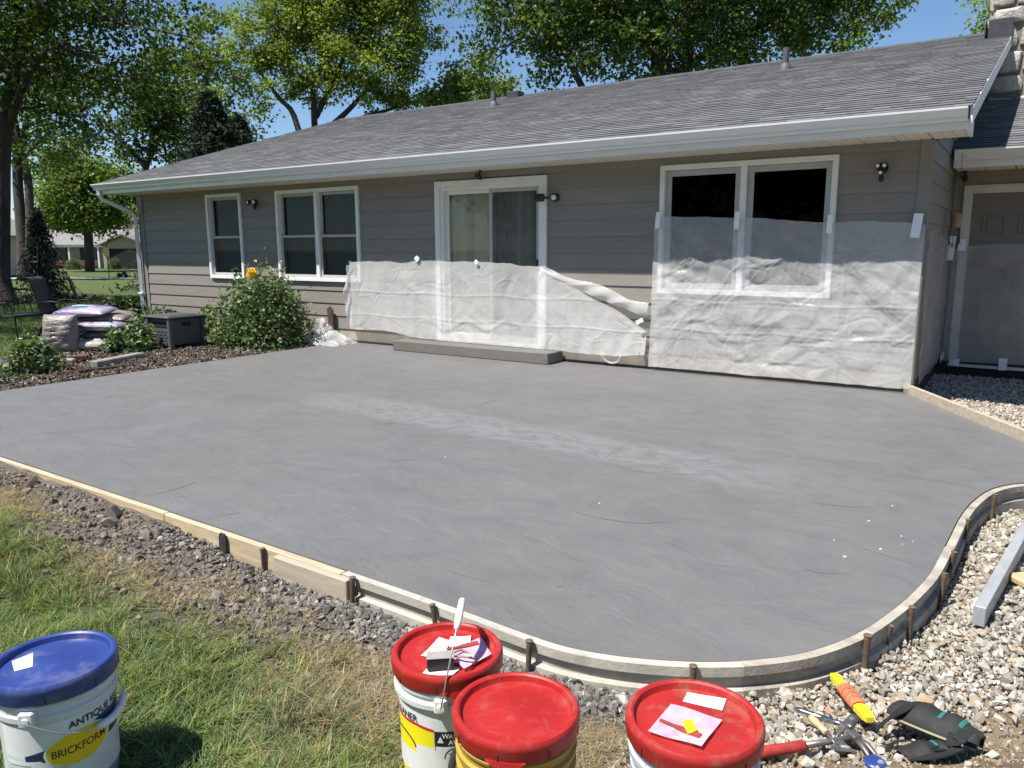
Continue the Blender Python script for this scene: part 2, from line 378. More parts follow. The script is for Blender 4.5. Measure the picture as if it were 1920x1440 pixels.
nt.links.new(c,b.inputs['Base Color']); b.inputs['Roughness'].default_value=.58; b.inputs['Specular IOR Level'].default_value=.5
h=math_(nt,'SUBTRACT',math_(nt,'ADD',noise(nt,3.2,8,.68,st,.9),math_(nt,'MULTIPLY',noise(nt,24,6,.7,st),.35)),math_(nt,'MULTIPLY',kk,.9)); bump(nt,b,h,.8,.014)
mb=MB(); mb.prism(OUTLINE,'z',-.125,0.0); patio=struct('patio',mb,m)
def onz0(px,py,z=0.0):
    d=fwd+rg2*((px-960)/F_PX)+up2*((720-py)/F_PX); return CAM+d*((z-CAM.z)/d.z)
crk=M('imprint line',(.062,.062,.064),.9,.2,20); crf=M('faint imprint line',(.128,.128,.13),.9,.15,20)
for w,f,pts in ((3,0,[(22,796),(60,790),(94,783),(120,778),(141,772)]),(3,0,[(214,766),(259,759),(280,754),(298,747)]),(3,1,[(67,809),(100,812),(139,813)]),(3,0,[(195,830),(220,836),(244,839),(296,837)]),(3.2,0,[(268,931),(300,925),(326,918),(350,911),(367,903)]),(3,0,[(409,967),(430,965),(450,961)]),
    (3.2,0,[(872,766),(893,762),(910,756),(925,752),(936,745)]),(3.2,0,[(1064,955),(1100,966),(1139,974),(1195,981),(1240,980),(1277,977)]),(3,0,[(692,796),(725,795),(758,792)]),(3,0,[(715,865),(750,864),(786,861)]),(3,1,[(936,904),(948,902),(959,900)]),(4,1,[(1157,880),(1200,884),(1240,887),(1300,890),(1356,890)]),(4,1,[(1187,824),(1160,842),(1124,865)]),(3,1,[(966,1000),(1000,1011),(1034,1026),(1075,1048),(1109,1071)]),(2.6,0,[(1045,1101),(1053,1099),(1060,1100)]),
    (3,0,[(1500,939),(1530,944),(1557,947),(1600,951),(1640,952)]),(4,1,[(1675,890),(1720,896),(1762,902),(1810,911),(1857,919)]),(3,0,[(1500,1067),(1525,1072),(1545,1075),(1600,1075)]),(3,1,[(1587,1020),(1630,1032),(1675,1047),(1732,1065)]),(3,1,[(835,1067),(865,1078),(895,1087),(940,1096)]),(3,1,[(1230,1010),(1280,1030),(1330,1060)]),(3,1,[(540,870),(600,880),(650,878)]),(3,1,[(420,800),(470,806),(520,804)]),(3,1,[(1420,800),(1500,815),(1580,822)]),(3,1,[(300,700),(360,690),(420,684)])):
    C_=catmull([tuple(onz0(*p)) for p in pts],5); n=len(C_); V=[]
    for i,p in enumerate(C_):
        t_=C_[min(i+1,n-1)]-C_[max(i-1,0)]; t_=t_/np.linalg.norm(t_); ww=w*.0007*math.sin(math.pi*(i+.3)/(n-.4))**.7*random.uniform(.6,1.2); j=np.array([random.uniform(-1,1),random.uniform(-1,1),0])*.004
        q=p+j; V+=[(q[0]-t_[1]*ww,q[1]+t_[0]*ww,.0012),(q[0]+t_[1]*ww,q[1]-t_[0]*ww,.0012)]
    mb=MB(); mb.add(V,[(2*i,2*i+1,2*i+3,2*i+2) for i in range(n-1)]); obj('imprint_line',mb,crf if f else crk,patio,fix=False)
# fine debris flecks on the slab
mb=MB()
for x,y,s in [(-.62,-4.35,.012),(-.55,-4.0,.01),(-.72,-4.75,.010),(-.5,-4.75,.012),(-.42,-4.62,.008),(-.38,-4.55,.007),(-.44,-4.5,.01),(-2.0,-4.9,.012),(-3.4,-4.6,.012),(-.63,-4.95,.014),(-1.3,-3.2,.008)]:
    a=random.random()*6; pts=[(x+s*(.5+.5*random.random())*math.cos(a+k*1.05),y+s*.7*(.5+.5*random.random())*math.sin(a+k*1.05)) for k in range(6)]
    mb.prism([((a-x)*.7+x,(b-y)*.7+y) for a,b in pts],'z',.001,.004+.2*s)
tag(obj('debris',mb,M('white chips',(.6,.6,.58),.8)),'small white chips of debris scattered on the grey slab','debris',kind='stuff')

# ------------------------------------------------------------------ stones, clods, chips
def rocks_base(seed,npts=13,flat=.7):
    import bmesh
    r=np.random.default_rng(seed); p=r.normal(size=(npts,3)); p/=np.linalg.norm(p,axis=1)[:,None]; p*=r.uniform(.75,1.1,(npts,1)); p*=np.array([1,.8,flat])
    bm=bmesh.new(); [bm.verts.new(q) for q in p]; res=bmesh.ops.convex_hull(bm,input=bm.verts[:])
    bmesh.ops.delete(bm,geom=[v for v in bm.verts if not v.link_faces],context='VERTS'); bmesh.ops.triangulate(bm,faces=bm.faces[:]); bm.verts.ensure_lookup_table()
    V=np.array([v.co[:] for v in bm.verts]); F=np.array([[v.index for v in f.verts] for f in bm.faces]) if bm.verts.index_update() is None else None; bm.free(); return V,F
ROCKS=[rocks_base(s,13+s%4,.55+.1*(s%4)) for s in range(10)]
def rot_mats(n,rng):
    q=rng.normal(size=(n,4)); q/=np.linalg.norm(q,axis=1)[:,None]; w,x,y,z=q.T
    return np.stack([np.stack([1-2*(y*y+z*z),2*(x*y-z*w),2*(x*z+y*w)],-1),np.stack([2*(x*y+z*w),1-2*(x*x+z*z),2*(y*z-x*w)],-1),np.stack([2*(x*z-y*w),2*(y*z+x*w),1-2*(x*x+y*y)],-1)],-2)
def scatter_rocks(P,S,C,rng,base=ROCKS):
    Vs,Fs,Cs=[],[],[]; off=0; kind=rng.integers(0,len(base),len(P)); R=rot_mats(len(P),rng)
    for k,(bv,bf) in enumerate(base):
        sel=np.where(kind==k)[0]
        if not len(sel): continue
        v=np.einsum('nij,vj->nvi',R[sel],bv)*S[sel][:,None,None]+P[sel][:,None,:]
        f=bf[None]+(np.arange(len(sel))*len(bv))[:,None,None]+off
        Vs.append(v.reshape(-1,3)); Fs.append(f.reshape(-1,3)); Cs.append(np.repeat(C[sel],len(bv),0)); off+=len(sel)*len(bv)
    return np.concatenate(Vs),np.concatenate(Fs),np.concatenate(Cs)
def rand_in(n,x0,x1,y0,y1,rng): return rng.uniform(x0,x1,n),rng.uniform(y0,y1,n)
stone=tintmat('crushed limestone',.85,bmp=.4,bscale=70)
def pick(cols,w,n,rng,j=.12):
    c=np.array(cols)[rng.choice(len(cols),n,p=np.array(w)/sum(w))]; return np.clip(c*(1+rng.normal(0,j,(n,1))),0.01,.85)
rng=np.random.default_rng(5)
x,y=rand_in(72000,-1.05,1.4,-7.3,-2.8,rng); d=poly_dist(x,y,FRONT,False); ok=~poly_inside(x,y,OUTLINE)&(d>.05)
dens=sstep(.75,.25,d+.14*fbm(x*3,y*3,3,55)); dens=np.maximum(dens,.95*sstep(-6.3,-5.9,y)*sstep(-.02,.35,fbm(x*2.2+3,y*2.2,3,58)+.25)); dens=np.maximum(dens,.09)
dens*=sstep(-1.02,-.8,x+.1*fbm(x*4,y*4,2,3)); dens*=.08+.92*sstep(1.15,.55,x+.25*fbm(x*2.5,y*2.5,3,91)); dens*=1-.88*sstep(-.12,.03,x+.10*fbm(x*3,y*3,2,13))*sstep(-5.55,-6.0,y); dens*=1-.55*sstep(.12,.4,fbm(x*3.1,y*3.1,3,77))*sstep(.2,.4,d)
ok&=rng.random(len(x))<dens; x,y=x[ok],y[ok]; n=len(x); s=np.exp(rng.normal(math.log(.0100),.46,n)); s=np.clip(s,.0035,.030)
z=ground_h(x,y)+s*rng.uniform(.1,.6,n)+rng.random(n)*.018*dens[ok]
V1=scatter_rocks(np.stack([x,y,z],-1),s,pick([(.40,.375,.325),(.325,.30,.26),(.48,.455,.405),(.24,.212,.175),(.34,.27,.195)],[4,3.4,2.2,2,1.4],n,rng),rng)
x,y=rand_in(14000,-.95,2.6,-1.9,2.4,rng); ok=~poly_inside(x,y,OUTLINE)&(poly_dist(x,y,OUTLINE)>.05)&((y+1.95)>-1.67*(x-.19)); x,y=x[ok],y[ok]; n=len(x); s=rng.uniform(.008,.022,n)
V2=scatter_rocks(np.stack([x,y,ground_h(x,y)+s*.4],-1),s,pick([(.44,.40,.34),(.36,.33,.28),(.50,.47,.43)],[3,2,2],n,rng),rng)
V=np.concatenate([V1[0],V2[0]]); F=np.concatenate([V1[1],V2[1]+len(V1[0])]); C=np.concatenate([V1[2],V2[2]])
tag(link(bpy.data.objects.new('gravel',npmesh('gravel',V,F,stone,C))),'pale crushed limestone gravel heaped against the curved form','gravel',kind='stuff')
x,y=rand_in(26000,-4.1,-.85,-6.95,-6.4,rng); d=poly_dist(x,y,FRONT,False); ok=~poly_inside(x,y,OUTLINE)&(d>.045)&(rng.random(len(x))<sstep(.34,.06,d+.12*fbm(x*4,y*4,3,8))*(.25+.75*sstep(-3.3,-2.5,x))*sstep(-4.1,-3.6,x)); x,y=x[ok],y[ok]; n=len(x)
s=np.clip(np.exp(rng.normal(math.log(.0125),.33,n)),.006,.028); d=d[ok]
gc=pick([(.15,.143,.136),(.105,.10,.096),(.20,.182,.162),(.34,.32,.29)],[4,3,3,1.0],n,rng)
V,F,C=scatter_rocks(np.stack([x,y,ground_h(x,y)+s*rng.uniform(.1,.7,n)],-1),s,gc,rng)
tag(link(bpy.data.objects.new('gravel',npmesh('gravel',V,F,stone,C))),'grey dusty gravel along the foot of the front form boards','gravel',kind='stuff')
x,y=rand_in(46000,-6.6,-1.2,-7.5,-6.45,rng); gg=grassy(x,y); dd=poly_dist(x,y,FRONT,False); ok=(dd>.06)&~poly_inside(x,y,OUTLINE)&(rng.random(len(x))<(1-gg)*.62*sstep(1.05,.6,dd)); x,y=x[ok],y[ok]; n=len(x)
s=np.clip(np.exp(rng.normal(math.log(.0060),.62,n)),.002,.034)
bx_=np.array([-5.35,-5.2,-4.75,-4.35,-4.2,-4.05,-3.9,-2.9,-2.5,-5.7,-4.6,-3.3]); by_=np.array([-6.52,-6.6,-6.62,-6.55,-6.63,-6.75,-6.6,-6.86,-6.95,-6.58,-6.85,-6.95]); x=np.concatenate([x,bx_]); y=np.concatenate([y,by_]); s=np.concatenate([s,np.array([.07,.05,.045,.085,.06,.04,.05,.045,.035,.05,.05,.04])]); n=len(x)
V,F,C=scatter_rocks(np.stack([x,y,ground_h(x,y)+s*.25],-1),s,pick([(.165,.14,.117),(.215,.185,.155),(.12,.10,.083),(.25,.225,.197)],[4,3,2,1.5],n,rng),rng)
tag(link(bpy.data.objects.new('soil_clods',npmesh('soil_clods',V,F,tintmat('dry soil',.95,bmp=.6,bscale=90),C))),'crumbly brown clods of dug soil beside the form boards','soil',kind='stuff')
x,y=rand_in(34000,-1.0,.8,-7.6,-3.0,rng); ok=(poly_dist(x,y,FRONT,False)>.08)&~poly_inside(x,y,OUTLINE)&(x>-.85); x,y=x[ok],y[ok]; n=len(x); s=np.clip(np.exp(rng.normal(math.log(.005),.55,n)),.002,.016)
V,F,C=scatter_rocks(np.stack([x,y,ground_h(x,y)+s*.25],-1),s,pick([(.27,.21,.145),(.34,.28,.205),(.19,.14,.09),(.42,.37,.295)],[4,3,2,1.2],n,rng),rng)
tag(link(bpy.data.objects.new('sandy_grit',npmesh('sandy_grit',V,F,MATS['dry soil'],C))),'tan sandy grit between the gravel patches','soil',kind='stuff')
# mulch chips in the bed
box=np.array([(x_,y_,z_) for x_ in(-1,1) for y_ in(-.35,.35) for z_ in(-.16,.16)],float); boxf=np.array([(0,1,3),(0,3,2),(4,6,7),(4,7,5),(0,4,5),(0,5,1),(2,3,7),(2,7,6),(0,2,6),(0,6,4),(1,5,7),(1,7,3)])
x,y=rand_in(26000,-16,-9.05,-6.5,0,rng); ok=poly_inside(x,y,BED)&(x<-9.11); x,y=x[ok],y[ok]; n=len(x); s=rng.uniform(.012,.04,n)
V,F,C=scatter_rocks(np.stack([x,y,ground_h(x,y)+rng.uniform(0,.02,n)],-1),s,pick([(.095,.070,.054),(.16,.125,.10),(.05,.037,.029),(.27,.235,.20),(.20,.19,.175)],[4,3.4,2.4,1.4,1.4],n,rng),rng,[(box,boxf)])
tag(link(bpy.data.objects.new('mulch',npmesh('mulch',V,F,MATS['dry soil'],C))),'dark brown bark mulch covering the bed beside the slab','mulch',kind='stuff')

# ------------------------------------------------------------------ grass
def blades(x,y,z,L,W,lean,az,curl,cols):
    """three-segment blades; arrays of equal length"""
    n=len(x); dx,dy=np.cos(az),np.sin(az); px,py=-dy,dx; V=np.zeros((n,7,3)); t=[0,.4,.75,1.0]; wd=[1,.85,.5,0]
    for k in range(4):
        out=L*(lean*t[k]+curl*t[k]**2); hgt=L*np.maximum(t[k]*np.cos(np.clip(lean,0,1.5))-curl*.55*t[k]**2,t[k]*.04)
        cx,cy,cz=x+dx*out,y+dy*out,z+hgt
        if k<3:
            for s_,sg in ((0,-1),(1,1)): V[:,k*2+s_]=np.stack([cx+px*W*wd[k]*sg,cy+py*W*wd[k]*sg,cz],-1)
        else: V[:,6]=np.stack([cx,cy,cz],-1)
    f=np.array([(0,1,3),(0,3,2),(2,3,5),(2,5,4),(4,5,6)]); F=(f[None]+(np.arange(n)*7)[:,None,None]).reshape(-1,3)
    return V.reshape(-1,3),F,np.repeat(cols,7,0)
blade=tintmat('grass blade',.55,trans=.35,spec=.25)
tx,ty=rand_in(26000,-6.9,-.8,-8.75,-6.4,rng); ok=((ty+8.8)>(-tx*.18-.25))&(poly_dist(tx,ty,OUTLINE)>.06)&~poly_inside(tx,ty,OUTLINE); tx,ty=tx[ok],ty[ok]
gg=grassy(tx,ty); clump=np.clip(.5+.9*fbm(tx*3.2,ty*3.2,3,61),0,1); ok=rng.random(len(tx))<gg*(.30+.80*clump); tx,ty,gg,clump=tx[ok],ty[ok],gg[ok],clump[ok]; K=len(tx)
nb=rng.integers(6,15,K); ti=np.repeat(np.arange(K),nb); n=len(ti); ang=rng.uniform(0,6.283,n); rr=np.abs(rng.normal(0,.013,n)); x=tx[ti]+rr*np.cos(ang); y=ty[ti]+rr*np.sin(ang)
tone=fbm(tx*1.1,ty*1.1,3,71)[ti]; tuft=(np.exp(-(((tx+1.8)/.16)**2+((ty+7.32)/.14)**2))+np.exp(-(((tx+2.15)/.12)**2+((ty+6.92)/.07)**2)))[ti]
lay=rng.normal(0,1.3,K)[ti]+2.2*tone; az=np.where(rng.random(n)<.6,lay+rng.normal(0,.5,n),ang); tl=np.clip(rng.normal(1,.28,K),.5,1.7)[ti]
L=rng.uniform(.034,.090,n)*tl*(.75+.5*clump[ti])*(1+.45*tuft)*(.6+.4*gg[ti])
green=np.array([(.095,.175,.045)]); lime=np.array([(.205,.29,.080)]); blue=np.array([(.080,.145,.080)]); dry=np.array([(.42,.34,.18)])
w=np.clip(.45+.9*tone+rng.normal(0,.22,K)[ti]+rng.normal(0,.12,n),0,1)[:,None]; c=green*(1-w)+lime*w; tb=np.clip(tuft*1.2+np.where(rng.random(K)<.14,.8,0)[ti],0,1)[:,None]; c=c*(1-tb)+blue*tb
dm=(rng.random(n)<(.16+.6*(1-gg[ti])))[:,None]; c=np.where(dm,dry*rng.uniform(.5,1.15,(n,1)),c)*rng.uniform(.68,1.25,(n,1))*np.clip(rng.normal(1,.16,K),.6,1.4)[ti][:,None]
V,F,C=blades(x,y,ground_h(tx,ty)[ti]-.004,L,rng.uniform(.0010,.0021,n),rng.uniform(.1,1.0,n),az,rng.uniform(.05,.8,n),c)
tag(link(bpy.data.objects.new('grass',npmesh('grass',V,F,blade,C))),'green lawn grass growing around the pails in front of the slab','grass',kind='stuff')
# dead straw-coloured grass, lying flat
x,y=rand_in(170000,-6.6,-.75,-7.7,-6.5,rng)
sm=.95*np.exp(-(((x+1.68)/.38)**2+((y+7.12)/.22)**2))+.5*np.exp(-(((x+2.0)/.25)**2+((y+6.88)/.12)**2))+.62*sstep(-3.4,-4.2,x)*sstep(-.2,.3,fbm(x*2.5,y*2.5,3,81))+.34*sstep(.0,.45,fbm(x*2,y*2,3,85))+.35*np.exp(-(((x+.98)/.14)**2+((y+6.95)/.3)**2))
dd=poly_dist(x,y,FRONT,False); ok=(dd>.12)&~poly_inside(x,y,OUTLINE)&(rng.random(len(x))<sm*.75*sstep(.1,.4,dd)); x,y=x[ok],y[ok]; n=len(x)
c=np.array([(.40,.32,.18)])*rng.uniform(.5,1.25,(n,1))*np.array([1,1,1])+rng.normal(0,.012,(n,3)); c=np.clip(c,.02,.7)
V,F,C=blades(x,y,ground_h(x,y)+rng.uniform(0,.02,n),rng.uniform(.02,.055,n),rng.uniform(.0006,.0012,n),rng.uniform(.9,1.5,n),rng.uniform(0,6.3,n),rng.uniform(0,.25,n),c)
tag(link(bpy.data.objects.new('dead_grass',npmesh('dead_grass',V,F,blade,C))),'dead straw coloured grass lying flat beside the red lidded pails','grass',kind='stuff')
# lawn beyond the bed, at the left
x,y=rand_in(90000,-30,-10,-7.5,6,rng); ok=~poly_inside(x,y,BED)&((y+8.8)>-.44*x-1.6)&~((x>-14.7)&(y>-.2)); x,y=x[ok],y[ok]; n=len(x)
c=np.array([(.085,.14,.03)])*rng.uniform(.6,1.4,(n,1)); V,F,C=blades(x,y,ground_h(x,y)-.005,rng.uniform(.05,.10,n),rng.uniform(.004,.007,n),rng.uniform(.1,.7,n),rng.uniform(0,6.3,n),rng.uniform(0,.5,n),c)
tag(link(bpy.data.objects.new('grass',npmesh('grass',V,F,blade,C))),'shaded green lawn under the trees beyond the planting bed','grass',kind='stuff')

# ------------------------------------------------------------------ form boards and stakes
pine=M('new pine',(.51,.41,.275),.85,.24,2.2,.25,40,stretch=(1.2,14,14),dirt=.9,dirtcol=(.30,.265,.215),dscale=1.6)
oldpine=M('old form lumber',(.42,.36,.275),.85,.25,2.0,.35,40,stretch=(1.2,14,14),dirt=.75,dirtcol=(.34,.32,.29),dscale=2.0)
dustyw=M('dusty white form',(.455,.43,.375),.85,.2,6,.4,60,dirt=.9,dirtcol=(.26,.235,.195),dscale=7.0)
dustyg=M('weathered form board',(.38,.345,.29),.85,.25,6,.45,60,dirt=.95,dirtcol=(.15,.125,.098),dscale=7.0)
rust=M('rusty steel',(.15,.105,.075),.8,.35,30,.5,120,metal=.2)
blackst=M('black steel',(.035,.035,.038),.6,.3,20,.3,80)
def board(name,label,a,b,w,h,mat,group=None,roll=0):
    t=thing(name,label,'form board',a,0,group); va=Vector(a); vb=Vector(b)
    mb=MB(); mb.beam((0,0,0),vb-va,w,h,bev=.004); obj('plank',mb,mat,t); return t
G='lumber form boards along the front of the slab'
mb=MB(); mb.beam((-9.06,-6.352,-.071),(-4.02,-6.392,-.071),.038,.140,bev=.004); tag(obj('form_board',mb,pine),'long bright pine form board running off past the blackened end stake','form board',G)
mb=MB(); mb.beam((-4.015,-6.3925,-.0735),(-2.56,-6.4165,-.0725),.038,.140,bev=.004); tag(obj('form_board',mb,pine),'short yellow pine form board with a knot beside the round stake','form board',G)
mb=MB(); mb.beam((-3.0,-6.4485,-.079),(-2.48,-6.4575,-.076),.038,.140,bev=.004); tag(obj('form_board',mb,oldpine),'stubby grey lumber block lapped in front of the pine form board','form board',G)
mb=MB(); mb.beam((-.985,-.02,.022),(.26,-2.10,.022),.038,.135,bev=.004); tag(obj('form_board',mb,oldpine),'tan plank standing above the slab edge beside the gravel entry','form board')
FP=[(.001,-.002),(.040,-.002),(.040,-.040),(.022,-.046),(.022,-.088),(.044,-.096),(.044,-.200),(.001,-.200)]
def seg(i0,i1): return [(p[0],p[1],0) for p in CURVE_PTS[i0:i1]]
mb=MB(); mb.sweep(FP,seg(0,47)); tag(obj('curved_form',mb,dustyw),'dusty white grooved form bending around the front of the slab','form',"bent forms around the slab")
mb=MB(); mb.sweep([(o,u+.001) for o,u in FP],[ (p[0],p[1],0) for p in CURVE_PTS[46:84]]); tag(obj('curved_form',mb,dustyg),'weathered grey form curving up the gravel side of the slab','form',"bent forms around the slab")
mb=MB(); mb.sweep([(o+.003,u-.004) for o,u in FP],[ (p[0],p[1],0) for p in CURVE_PTS[83:]]); tag(obj('curved_form',mb,dustyg),'dark weathered form turning off towards the entry walk','form',"bent forms around the slab")
def stake(x,y,ztop,label,kind='round',lean=(0,0),r=.011):
    t=MB(); zb=-.30
    if kind=='round':
        t.tube([(0,0,zb),(0,0,-.02),(0,0,-.003),(0,0,0)],[r*.7,r,r*1.15,r*1.0],10); mt=rust
        t.lathe([(r*1.0,-.004),(r*1.28,-.003),(r*1.3,.002),(0.0,.004)],10)
    else:
        t.prism([(-.034,zb),(.034,zb),(.026,-.02),(.012,0),(-.022,0),(-.03,-.02)],'y',-.006,.006); mt=blackst
    t.xf(Matrix.Rotation(lean[0],4,'X')@Matrix.Rotation(lean[1],4,'Y'))
    return tag(obj('form_stake',t,mt,loc=(x,y,ztop),angle=40),label,'stake','steel stakes holding the forms')
stake(-3.44,-6.434,.006,'flat black wedge stake against the yellow pine form board','flat',(0,.05))
stake(-6.15,-6.40,.004,'flat black stake at the far end of the long pine board','flat',(0,-.04))
stake(-3.11,-6.442,.0,'rusty round stake by the knot of the pine board',lean=(.03,.03))
stake(-2.455,-6.458,.012,'rusty stake against the cut end of the grey lumber block',lean=(-.03,.05),r=.012)
stake(-1.975,-6.468,.012,'bent rusty stake behind the rear red lidded pail',lean=(.04,-.12))
stake(-1.47,-6.497,.012,'rusty stake beside the rear red lid with bail shadow',lean=(-.03,.02),r=.012)
stake(-.882,-6.32,.01,'stake head showing just above the dusty red lid',r=.012)
stake(-.395,-5.755,.02,'tall tan stake nearest the yellow string reel',lean=(.0,.02),r=.013)
stake(-.335,-5.58,.0,'splintered thin stake low on the gravel side',lean=(.25,.12),r=.007)
stake(-.285,-5.38,.012,'rusty stake pair of the bend facing the metal beam end',lean=(.05,.02))
stake(-.205,-4.92,.01,'small stake with a flattened head halfway along the gravel side',lean=(-.1,.04))
stake(-.19,-4.62,.014,'leaning stake with pale head beside the middle of the beam',lean=(.02,.12))
stake(-.165,-4.06,.014,'pale headed stake farther up the gravel side',lean=(.0,.06))
stake(-.06,-3.47,.014,'farthest stake where the form turns to the walk',lean=(.0,.05))
# ------------------------------------------------------------------ the house
HX=-7.8
house=thing('house','long low ranch house with taupe lap siding and grey shingle roof','house',(HX,0,0))
def hp(name,mb,mats,parent=None,**k):
    """a part of the house, given in world coordinates"""
    o=obj(name,mb,mats,house if parent is None else parent,**k)
    if parent is None: o.location=(-HX,0,0)
    return o
siding=M('taupe siding',(.240,.221,.196),.62,.06,2.5,.25,30,stretch=(.6,6,6),dirt=.25,dirtcol=(.36,.33,.28),dscale=1.2,rand=.10)
trimtaupe=M('taupe trim',(.225,.21,.187),.6,.06,3)
white=M('white trim paint',(.78,.78,.77),.45,.05,4,dirt=.25,dirtcol=(.6,.58,.54),dscale=2.5)
gutterw=M('white gutter enamel',(.74,.76,.79),.35,.04,3,dirt=.3,dirtcol=(.62,.62,.60),dscale=3)
soffw=M('soffit vinyl',(.70,.665,.60),.5,.05,3,dirt=.2,dirtcol=(.52,.48,.42))
vinylgrey=M('grey vinyl sash',(.42,.42,.41),.5,.06,4)
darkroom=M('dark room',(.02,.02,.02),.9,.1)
found=M('foundation concrete',(.42,.38,.31),.9,.15,5,.3,40,dirt=.6,dirtcol=(.25,.19,.13))
blackf=M('black foundation coating',(.018,.018,.018),.8,.2,20,.3,60)
sheath=M('sheathing',(.22,.2,.18),.9,.1)
shing=tintmat('asphalt shingle',.92,bmp=.5,bscale=320,spec=.15,mott=.05)
alum=M('dark flashing',(.045,.047,.052),.5,.2,10)
glass_scr=glassmat('screened glass',(.56,.59,.60),.06); glass_clear=glassmat('door glass',(.88,.88,.84),.35); glass_dark=glassmat('dark glass',(.14,.15,.155),.07)
blindm=M('blind slat',(.55,.58,.58),.6,.05); vanem=M('vertical blind vane',(.68,.69,.65),.7,.06,rand=.35)
XL,XR=-14.65,-.94; ZT=2.52; Z0=.205; EXP=.2025
OPEN=[(-12.54,-11.56,.955,2.44),(-10.64,-8.72,.955,2.43),(-7.2,-5.33,.12,2.41),(-3.76,-1.78,.94,2.43)]
def cut(x0,x1,z0,z1,opens):
    """rectangles left of (x0,x1,z0,z1) when the openings are taken out"""
    r=[(x0,x1,z0,z1)]
    for a,b,c,d in opens:
        o=[]
        for p,q,s,t in r:
            if b<=p or a>=q or d<=s or c>=t: o.append((p,q,s,t)); continue
            if a>p: o.append((p,a,s,t))
            if b<q: o.append((b,q,s,t))
            m,n=max(p,a),min(q,b)
            if c>s+.012: o.append((m,n,s,c))
            if d<t-.012: o.append((m,n,d,t))
        r=o
    return r
mb=MB()
for p,q,s,t in cut(XL,XR,-.2,ZT+.05,OPEN): mb.box(p,q,.012,.16,s,t)
fw=hp('front_wall',mb,sheath)
k=0
while Z0+k*EXP<ZT-.03:
    za=Z0+k*EXP; zb=min(za+EXP,ZT)
    for p,q,s,t in cut(XL+.0,XR-.09,za,zb,OPEN):
        fa=(s-za)/EXP; fb=(t-za)/EXP; ya=-.021+.016*fa; yb=-.021+.016*fb; tt=t+(.010 if t>=zb-1e-6 and zb<ZT else 0)
        mb=MB(); mb.prism([(ya,s),(yb,tt),(.010,tt),(.010,s)],'x',p+.001,q-.001); hp('siding_board',mb,siding,fw)
    k+=1
mb=MB(); mb.box(XL-.01,XR-.01,-.004,.15,-.25,Z0-.004); hp('foundation',mb,found)
mb=MB(); mb.box(XL+.0,XR-.02,-.034,-.0045,.0045,.030); hp('expansion_strip',mb,blackf)
mb=MB(); mb.box(XR-.089,XR+.024,-.034,-.002,.06,ZT-.002,.002); hp('corner_trim',mb,trimtaupe)
mb=MB(); mb.box(XR+.003,XR+.027,-.001,.085,.06,ZT+.02,.002); hp('corner_trim',mb,trimtaupe)
mb=MB(); mb.box(XL-.02,XL+.07,-.030,-.002,Z0,ZT-.002,.002); hp('corner_trim',mb,trimtaupe)
mb=MB(); mb.box(XL-.15,XL-.002,.0,11.7,-.2,ZT+.05); mb.box(XL,XR-.2,11.55,11.7,-.2,ZT); hp('far_walls',mb,siding)

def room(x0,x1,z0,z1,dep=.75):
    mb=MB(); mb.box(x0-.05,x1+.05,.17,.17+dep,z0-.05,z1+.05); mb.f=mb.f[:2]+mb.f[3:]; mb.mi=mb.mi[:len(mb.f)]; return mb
def blinds(x0,x1,z0,z1,y):
    mb=MB(); z=z0+.01
    while z<z1-.02:
        mb.add([(x0,y+.004,z+.012),(x1,y+.004,z+.012),(x1,y-.006,z-.011),(x0,y-.006,z-.011)],[(0,1,2,3)]); z+=.022
    mb.box(x0,x1,y-.02,y+.02,z1-.035,z1); return mb
def window(x0,x1,z0,z1,units,hung=True,glass=None,sashmat=None,blind=True):
    c=.058; mb=MB()
    for a,b,s,t in ((x0,x0+c,z0,z1),(x1-c,x1,z0,z1),(x0+c,x1-c,z1-c,z1)): mb.box(a,b,-.050,.10,s,t,.003)
    mb.box(x0+c,x1-c,-.060,.10,z0,z0+c,.003)
    iw=(x1-x0-2*c); mul=.07; uw=(iw-(units-1)*mul)/units
    for i in range(1,units): mb.box(x0+c+i*uw+(i-1)*mul,x0+c+i*uw+i*mul,-.038,.10,z0+c,z1-c,.003)
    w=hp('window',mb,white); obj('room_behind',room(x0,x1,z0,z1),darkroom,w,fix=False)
    for i in range(units):
        a=x0+c+i*(uw+mul); b=a+uw; s=z0+c; t=z1-c; mid=(s+t)/2-.02
        def sash(s0,t0,y,sw=.042):
            m2=MB()
            for p,q,u,v_ in ((a+.004,a+.004+sw,s0,t0),(b-.004-sw,b-.004,s0,t0),(a+.004+sw,b-.004-sw,t0-sw,t0),(a+.004+sw,b-.004-sw,s0,s0+sw)): m2.box(p,q,y,y+.032,u,v_,.002)
            sh=obj('sash',m2,sashmat or vinylgrey,w)
            pn=MB(); pn.box(a+sw,b-sw,y+.012,y+.016,s0+sw-.006,t0-sw+.006); obj('pane',pn,glass or glass_scr,w)
        if hung: sash(mid-.015,t-.004,.035); sash(s+.004,mid+.03,-.005)
        else: sash(s+.004,t-.004,.01,.065)
        if blind: obj('blind',blinds(a+.03,b-.03,s+.02,t-.02,.095),blindm,w)
    return w
window(-12.54,-11.56,.955,2.44,1); window(-10.64,-8.72,.955,2.43,2); window(-3.76,-1.78,.94,2.43,2,False,glass_dark)
